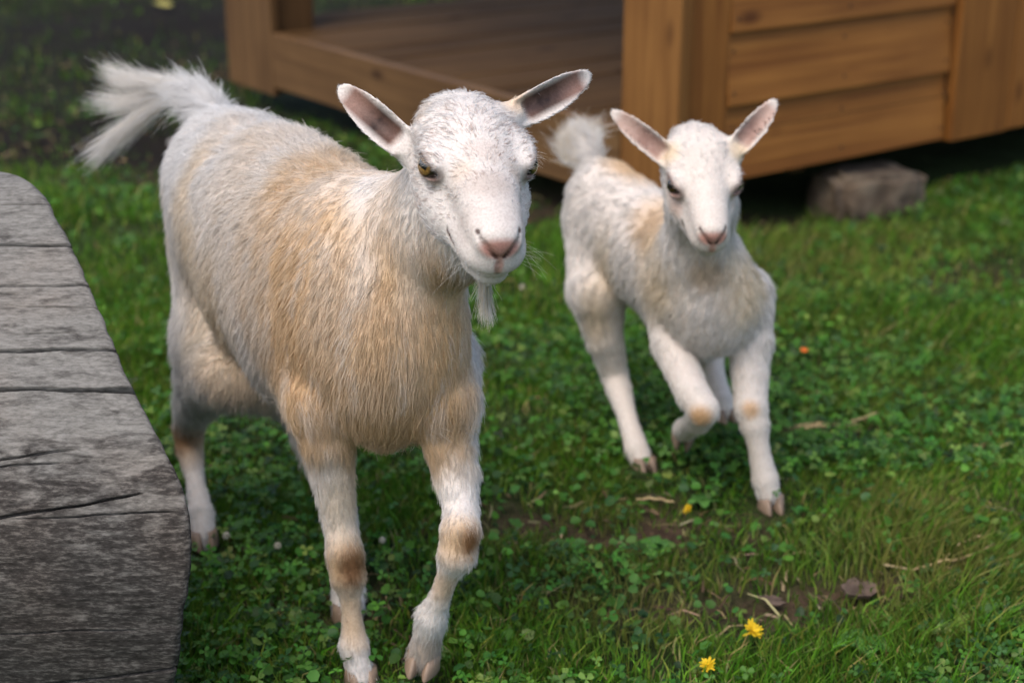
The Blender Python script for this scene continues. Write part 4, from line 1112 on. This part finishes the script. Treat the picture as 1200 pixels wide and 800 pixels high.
    pts, rad, cols = tuft(paths, 1500, .022, .00045, WHITE, CREAM, 18, taper=.7)
    hair_curves('tail_plume', pts - base, rad, cols, fur_mat(), root)
    for (c_, out, al) in marks['eyes']: add_eye(c_ - base, out, al, .0140, root, M_EYE_KID)
    add_hoof(P(903, 594, 2.242) * np.array([1, 1, 0]) + np.array([0, -.006, .004]) - base, norm([.15, -1, 0]), UPV, .044, root)
    add_hoof(P(800, 512, 2.385) - base, norm([-.1, .3, -1]), norm(P(808, 500, 2.31) - P(800, 512, 2.385)), .040, root)
    add_hoof(P(756, 550, 2.386) * np.array([1, 1, 0]) + np.array([0, 0, .003]) - base, norm([.3, -1, 0]), UPV, .042, root)
    add_hoof(P(852, 492, 2.45) - base, norm([.2, -1, -.2]), norm([-.1, .1, 1]), .040, root)
    print('kid', round(time.time() - T0, 1), len(V))
build_kid()
# ------------------------------------------------------------------ small things lying or growing in the turf
def flat_mat(name, col, rough=.7, var=.3, scale=90):
    m, nt, b = new_mat(name)
    tc = N(nt, 'ShaderNodeTexCoord'); n1 = N(nt, 'ShaderNodeTexNoise'); n1.inputs['Scale'].default_value = scale; n1.inputs['Detail'].default_value = 4
    nt.links.new(tc.outputs['Object'], n1.inputs['Vector'])
    col = np.array(col)
    nt.links.new(ramp(nt, n1.outputs[0], [(.3, tuple(col * (1 - var))), (.7, tuple(np.minimum(col * (1 + var), 1)))]), b.inputs['Base Color'])
    b.inputs['Roughness'].default_value = rough; b.inputs['Specular IOR Level'].default_value = .25
    bump(nt, n1.outputs[0], .4, .002, b)
    return m
M_YEL = flat_mat('yellow_petals', (.66, .44, .012), .6, .2); M_STEM = flat_mat('green_stem', (.07, .14, .03)); M_WHT = flat_mat('white_florets', (.66, .62, .52), .7, .15)
M_ORA = flat_mat('orange_petal', (.72, .13, .02)); M_STRAW = flat_mat('dry_straw', (.38, .28, .14), .75, .35, 60); M_BARK = flat_mat('brown_bark', (.10, .070, .052), .9, .45, 70); M_LEAF = flat_mat('weed_leaf', (.075, .19, .035), .5, .25, 60)
M_PEB = flat_mat('pale_pebble', (.40, .38, .36), .8, .2)
def tube_bm(bm, pts, rad, seg=7):
    pts = np.asarray(pts, float); rings = []
    for i, p in enumerate(pts):
        d = norm(pts[min(i + 1, len(pts) - 1)] - pts[max(i - 1, 0)]); u = norm(np.cross(d, [.3, .2, .93] if abs(d[2]) < .9 else [1, 0, 0])); v = np.cross(d, u)
        r_ = rad[i] if np.ndim(rad) else rad
        rings.append([bm.verts.new(p + r_ * (u * math.cos(t) + v * math.sin(t))) for t in np.linspace(0, 2 * np.pi, seg, endpoint=False)])
    for a, b_ in zip(rings[:-1], rings[1:]):
        for i in range(seg): bm.faces.new((a[i], a[(i + 1) % seg], b_[(i + 1) % seg], b_[i]))
    bm.faces.new(rings[0][::-1]); bm.faces.new(rings[-1])
def gz(x, y): return float(ground_z(np.array([x]), np.array([y]))[0])
def on_ground(px, py): g = G(px, py); g[2] = gz(g[0], g[1]); return g
def dandelion(px, py, R, label, seed):
    g = on_ground(px, py + 14); g = np.array(g); r = np.random.default_rng(seed)
    root = empty('dandelion', tuple(g)); tag(root, label, 'flower', 'yellow flowers in the turf')
    hgt = .030 + .01 * r.random(); bm = bmesh.new(); tube_bm(bm, [(0, 0, -.005), (.002, 0, hgt * .5), (.003, -.003, hgt)], .0012); link('stem', bm_mesh('stem', bm, True), M_STEM, root)
    bm = bmesh.new(); tilt = norm([.5 * r.standard_normal(), -.45, 1]); u = norm(np.cross(tilt, [1, 0, 0])); v = np.cross(tilt, u); c = np.array([.003, -.003, hgt])
    for ring_, (L, lift, n) in enumerate(((1.0, .15, 22), (.8, .45, 18), (.55, .8, 14), (.3, 1.2, 8))):
        for k in range(n):
            a = 2 * np.pi * (k + .5 * ring_) / n + .2 * r.random(); d = u * math.cos(a) + v * math.sin(a); sd = np.cross(tilt, d)
            ln = R * L * (.65 + .6 * r.random()); dd = norm(d + tilt * (lift + .15 * r.standard_normal()))
            w = R * .11; p = [c - sd * w * .4, c + sd * w * .4, c + dd * ln * .7 + sd * w, c + dd * ln * 1.0 + sd * w * .6, c + dd * ln - sd * w * .6, c + dd * ln * .7 - sd * w]
            bm.faces.new([bm.verts.new(q) for q in p])
    link('petals', bm_mesh('petals', bm), M_YEL, root)
dandelion(877, 752, .0145, 'brightest yellow flower, fully open in the grass below the running kid', 1)
dandelion(825, 790, .0110, 'yellow flower at the bottom edge of the picture, lower of the two near ones', 2)
dandelion(803, 600, .0080, 'tiny yellow flower on the worn patch just under the kid', 3)
def clover_flower(px, py, R, label, seed):
    g = on_ground(px, py + 12); r = np.random.default_rng(seed)
    root = empty('clover_flower', tuple(g)); tag(root, label, 'flower', 'white clover heads in the turf')
    bm = bmesh.new(); tube_bm(bm, [(0, 0, -.005), (.001, .001, .018), (.0, 0, .034)], .0009); link('stem', bm_mesh('stem', bm, True), M_STEM, root)
    bm = bmesh.new(); n = 46; c = np.array([0, 0, .038])
    for k in range(n):
        z = 1 - 1.7 * (k + .5) / n; t = k * 2.39996; q = math.sqrt(max(0, 1 - z * z)); d = norm([q * math.cos(t), q * math.sin(t), z + .15])
        s_ = norm(np.cross(d, [.2, .3, 1])); e = np.cross(d, s_); w = R * .22
        b0 = c + d * R * .3; m_ = c + d * R * .8; tp = c + d * R * (1 + .15 * r.random())
        V_ = [bm.verts.new(x_) for x_ in (b0, m_ + s_ * w, tp, m_ - s_ * w, m_ + e * w * .8)]
        bm.faces.new((V_[0], V_[1], V_[4])); bm.faces.new((V_[1], V_[2], V_[4])); bm.faces.new((V_[4], V_[2], V_[3])); bm.faces.new((V_[0], V_[4], V_[3]))
    link('florets', bm_mesh('florets', bm), M_WHT, root)
clover_flower(267, 638, .0062, 'white clover head right beside the rear hoof near the log', 1)
clover_flower(327, 654, .0056, 'white clover head midway between the rear hoof and the front leg', 2)
clover_flower(449, 650, .0052, 'white clover head seen between the front legs of the large goat', 3)
clover_flower(612, 338, .0065, 'white clover head in the grass to the right of the large goat chin', 4)
# fallen orange petal
def chip(name, px, py, size, mat, seed, label, cat, rotz=0, lift=.0, curl=.3):
    """a thin curled flake: closed lens-like slab"""
    g = on_ground(px, py); r = np.random.default_rng(seed); n = 18
    bm = bmesh.new(); top = []; bot = []
    for k in range(n):
        a = 2 * np.pi * k / n; rr_ = 1 + .25 * r.standard_normal() * .5
        x_, y_ = size[0] * math.cos(a) * rr_, size[1] * math.sin(a) * rr_; z_ = curl * (x_ * x_ / size[0] + y_ * y_ / size[1]) * .5
        top.append(bm.verts.new((x_, y_, z_ + size[2] * .5))); bot.append(bm.verts.new((x_ * .95, y_ * .95, z_ - size[2] * .5)))
    ct = bm.verts.new((0, 0, size[2] * .6)); cb = bm.verts.new((0, 0, -size[2] * .6))
    for k in range(n):
        j = (k + 1) % n
        bm.faces.new((ct, top[k], top[j])); bm.faces.new((cb, bot[j], bot[k])); bm.faces.new((top[k], bot[k], bot[j], top[j]))
    o = link(name, bm_mesh(name, bm), mat); o.location = (g[0], g[1], g[2] + lift); o.rotation_euler = (.25, .1, rotz)
    tag(o, label, cat); return o
chip('orange_petal', 940, 428, (.0085, .007, .002), M_ORA, 1, 'small bright orange petal lying right of the running kid', 'petal', .4, .034)
chip('bark_piece', 1006, 699, (.030, .018, .006), M_BARK, 2, 'dark brown flat bark piece on the bare soil lower right', 'bark', .5, .018, .2)
chip('bark_piece', 905, 708, (.016, .010, .004), M_BARK, 3, 'small brown bark flake above the brightest yellow flower', 'bark', -.3, .014, .2)
chip('pale_pebble', 205, 170, (.022, .018, .012), M_PEB, 4, 'pale grey pebble on the shade-darkened soil under the raised tail', 'pebble', .3, .02, .1)
chip('yellow_leaf', 192, 14, (.05, .035, .004), flat_mat('fallen_yellow_leaf', (.34, .30, .08)), 5, 'fallen yellow leaf on the shade-darkened soil at the top left', 'leaf', .7, .03, .4)
# dry stick and straw bundle
def stick(name, pts, rad, mat, label, cat, side=None):
    P0 = np.array(pts[0]); bm = bmesh.new(); pts = catmull(np.array(pts), 14)
    pts[:, 2] += (np.sin(np.arange(14) * 1.7) * rad * .5)
    tube_bm(bm, pts - P0, np.interp(np.linspace(0, 1, 14), [0, .3, .8, 1], [rad * .7, rad, rad * .8, rad * .35]))
    if side is not None:
        sp = catmull(np.array(side), 6) - P0; tube_bm(bm, sp, rad * .5)
    o = link(name, bm_mesh(name, bm, True), mat); o.location = tuple(P0); tag(o, label, cat); return o
def lift(px, py, h): g = on_ground(px, py); return g + np.array([0, 0, h])
stick('dry_stick', [lift(1068, 678, .022), lift(1100, 673, .026), lift(1130, 670, .028), lift(1163, 661, .034)], .0025, M_STRAW, 'pale dry stick lying across the bare soil at the right edge', 'stick', [lift(1100, 673, .026), lift(1110, 668, .03), lift(1122, 660, .034)])
stick('straw_stalk', [lift(925, 516, .026), lift(950, 510, .030), lift(985, 513, .030), lift(1028, 498, .034)], .0026, M_STRAW, 'long bent straw stalk right of the kid front hoof, upper of two', 'straw')
stick('straw_stalk', [lift(928, 512, .022), lift(960, 514, .028), lift(1005, 509, .026)], .0024, M_STRAW, 'shorter straw stalk right of the kid front hoof, lower of two', 'straw')
stick('straw_stalk', [lift(745, 598, .016), lift(765, 597, .020), lift(790, 600, .018)], .0026, M_STRAW, 'short straw stalk on the worn patch left of the tiny yellow flower', 'straw')
# broad leaved weeds: each leaf is a piece
def weed(px, py, leaves, R, label, seed, spread=1.0):
    g = on_ground(px, py); r = np.random.default_rng(seed); root = empty('broadleaf_weed', tuple(g)); tag(root, label, 'weed', 'broad leaved weeds in the turf')
    for k in range(leaves):
        az = 2 * np.pi * k / leaves + .5 * r.random(); L = R * (.7 + .5 * r.random()); el = .25 + .5 * r.random()
        d = np.array([math.cos(az), math.sin(az), 0]); sd = np.array([-d[1], d[0], 0]); bm = bmesh.new(); rows = []
        for t in np.linspace(0, 1, 7):
            w = L * .36 * math.sin(math.pi * min(1, .12 + t * .88)) ** .8 * (1 + .12 * r.standard_normal() * (t > .2)); c = d * L * t + UPV * (L * (el * t - .55 * t * t) + .012)
            rows.append([bm.verts.new(c + sd * w + UPV * w * .25), bm.verts.new(c), bm.verts.new(c - sd * w + UPV * w * .25)])
        for a, b_ in zip(rows[:-1], rows[1:]):
            bm.faces.new((a[0], b_[0], b_[1], a[1])); bm.faces.new((a[1], b_[1], b_[2], a[2]))
        o = link('leaf', bm_mesh('leaf', bm, True), M_LEAF, root); md = o.modifiers.new('thick', 'SOLIDIFY'); md.thickness = .0006
weed(822, 597, 4, .032, 'pale broad leaved weed on the worn patch below the kid', 1)
weed(1012, 768, 6, .040, 'broad leaved weed near the bottom edge right of the brightest yellow flower', 2)
weed(770, 648, 6, .036, 'broad leaved weed at the left end of the long grass tuft', 3)
weed(668, 655, 5, .032, 'broad leaved weed just below the bare soil patch beside the raised front hoof', 4)
print('small', round(time.time() - T0, 1))
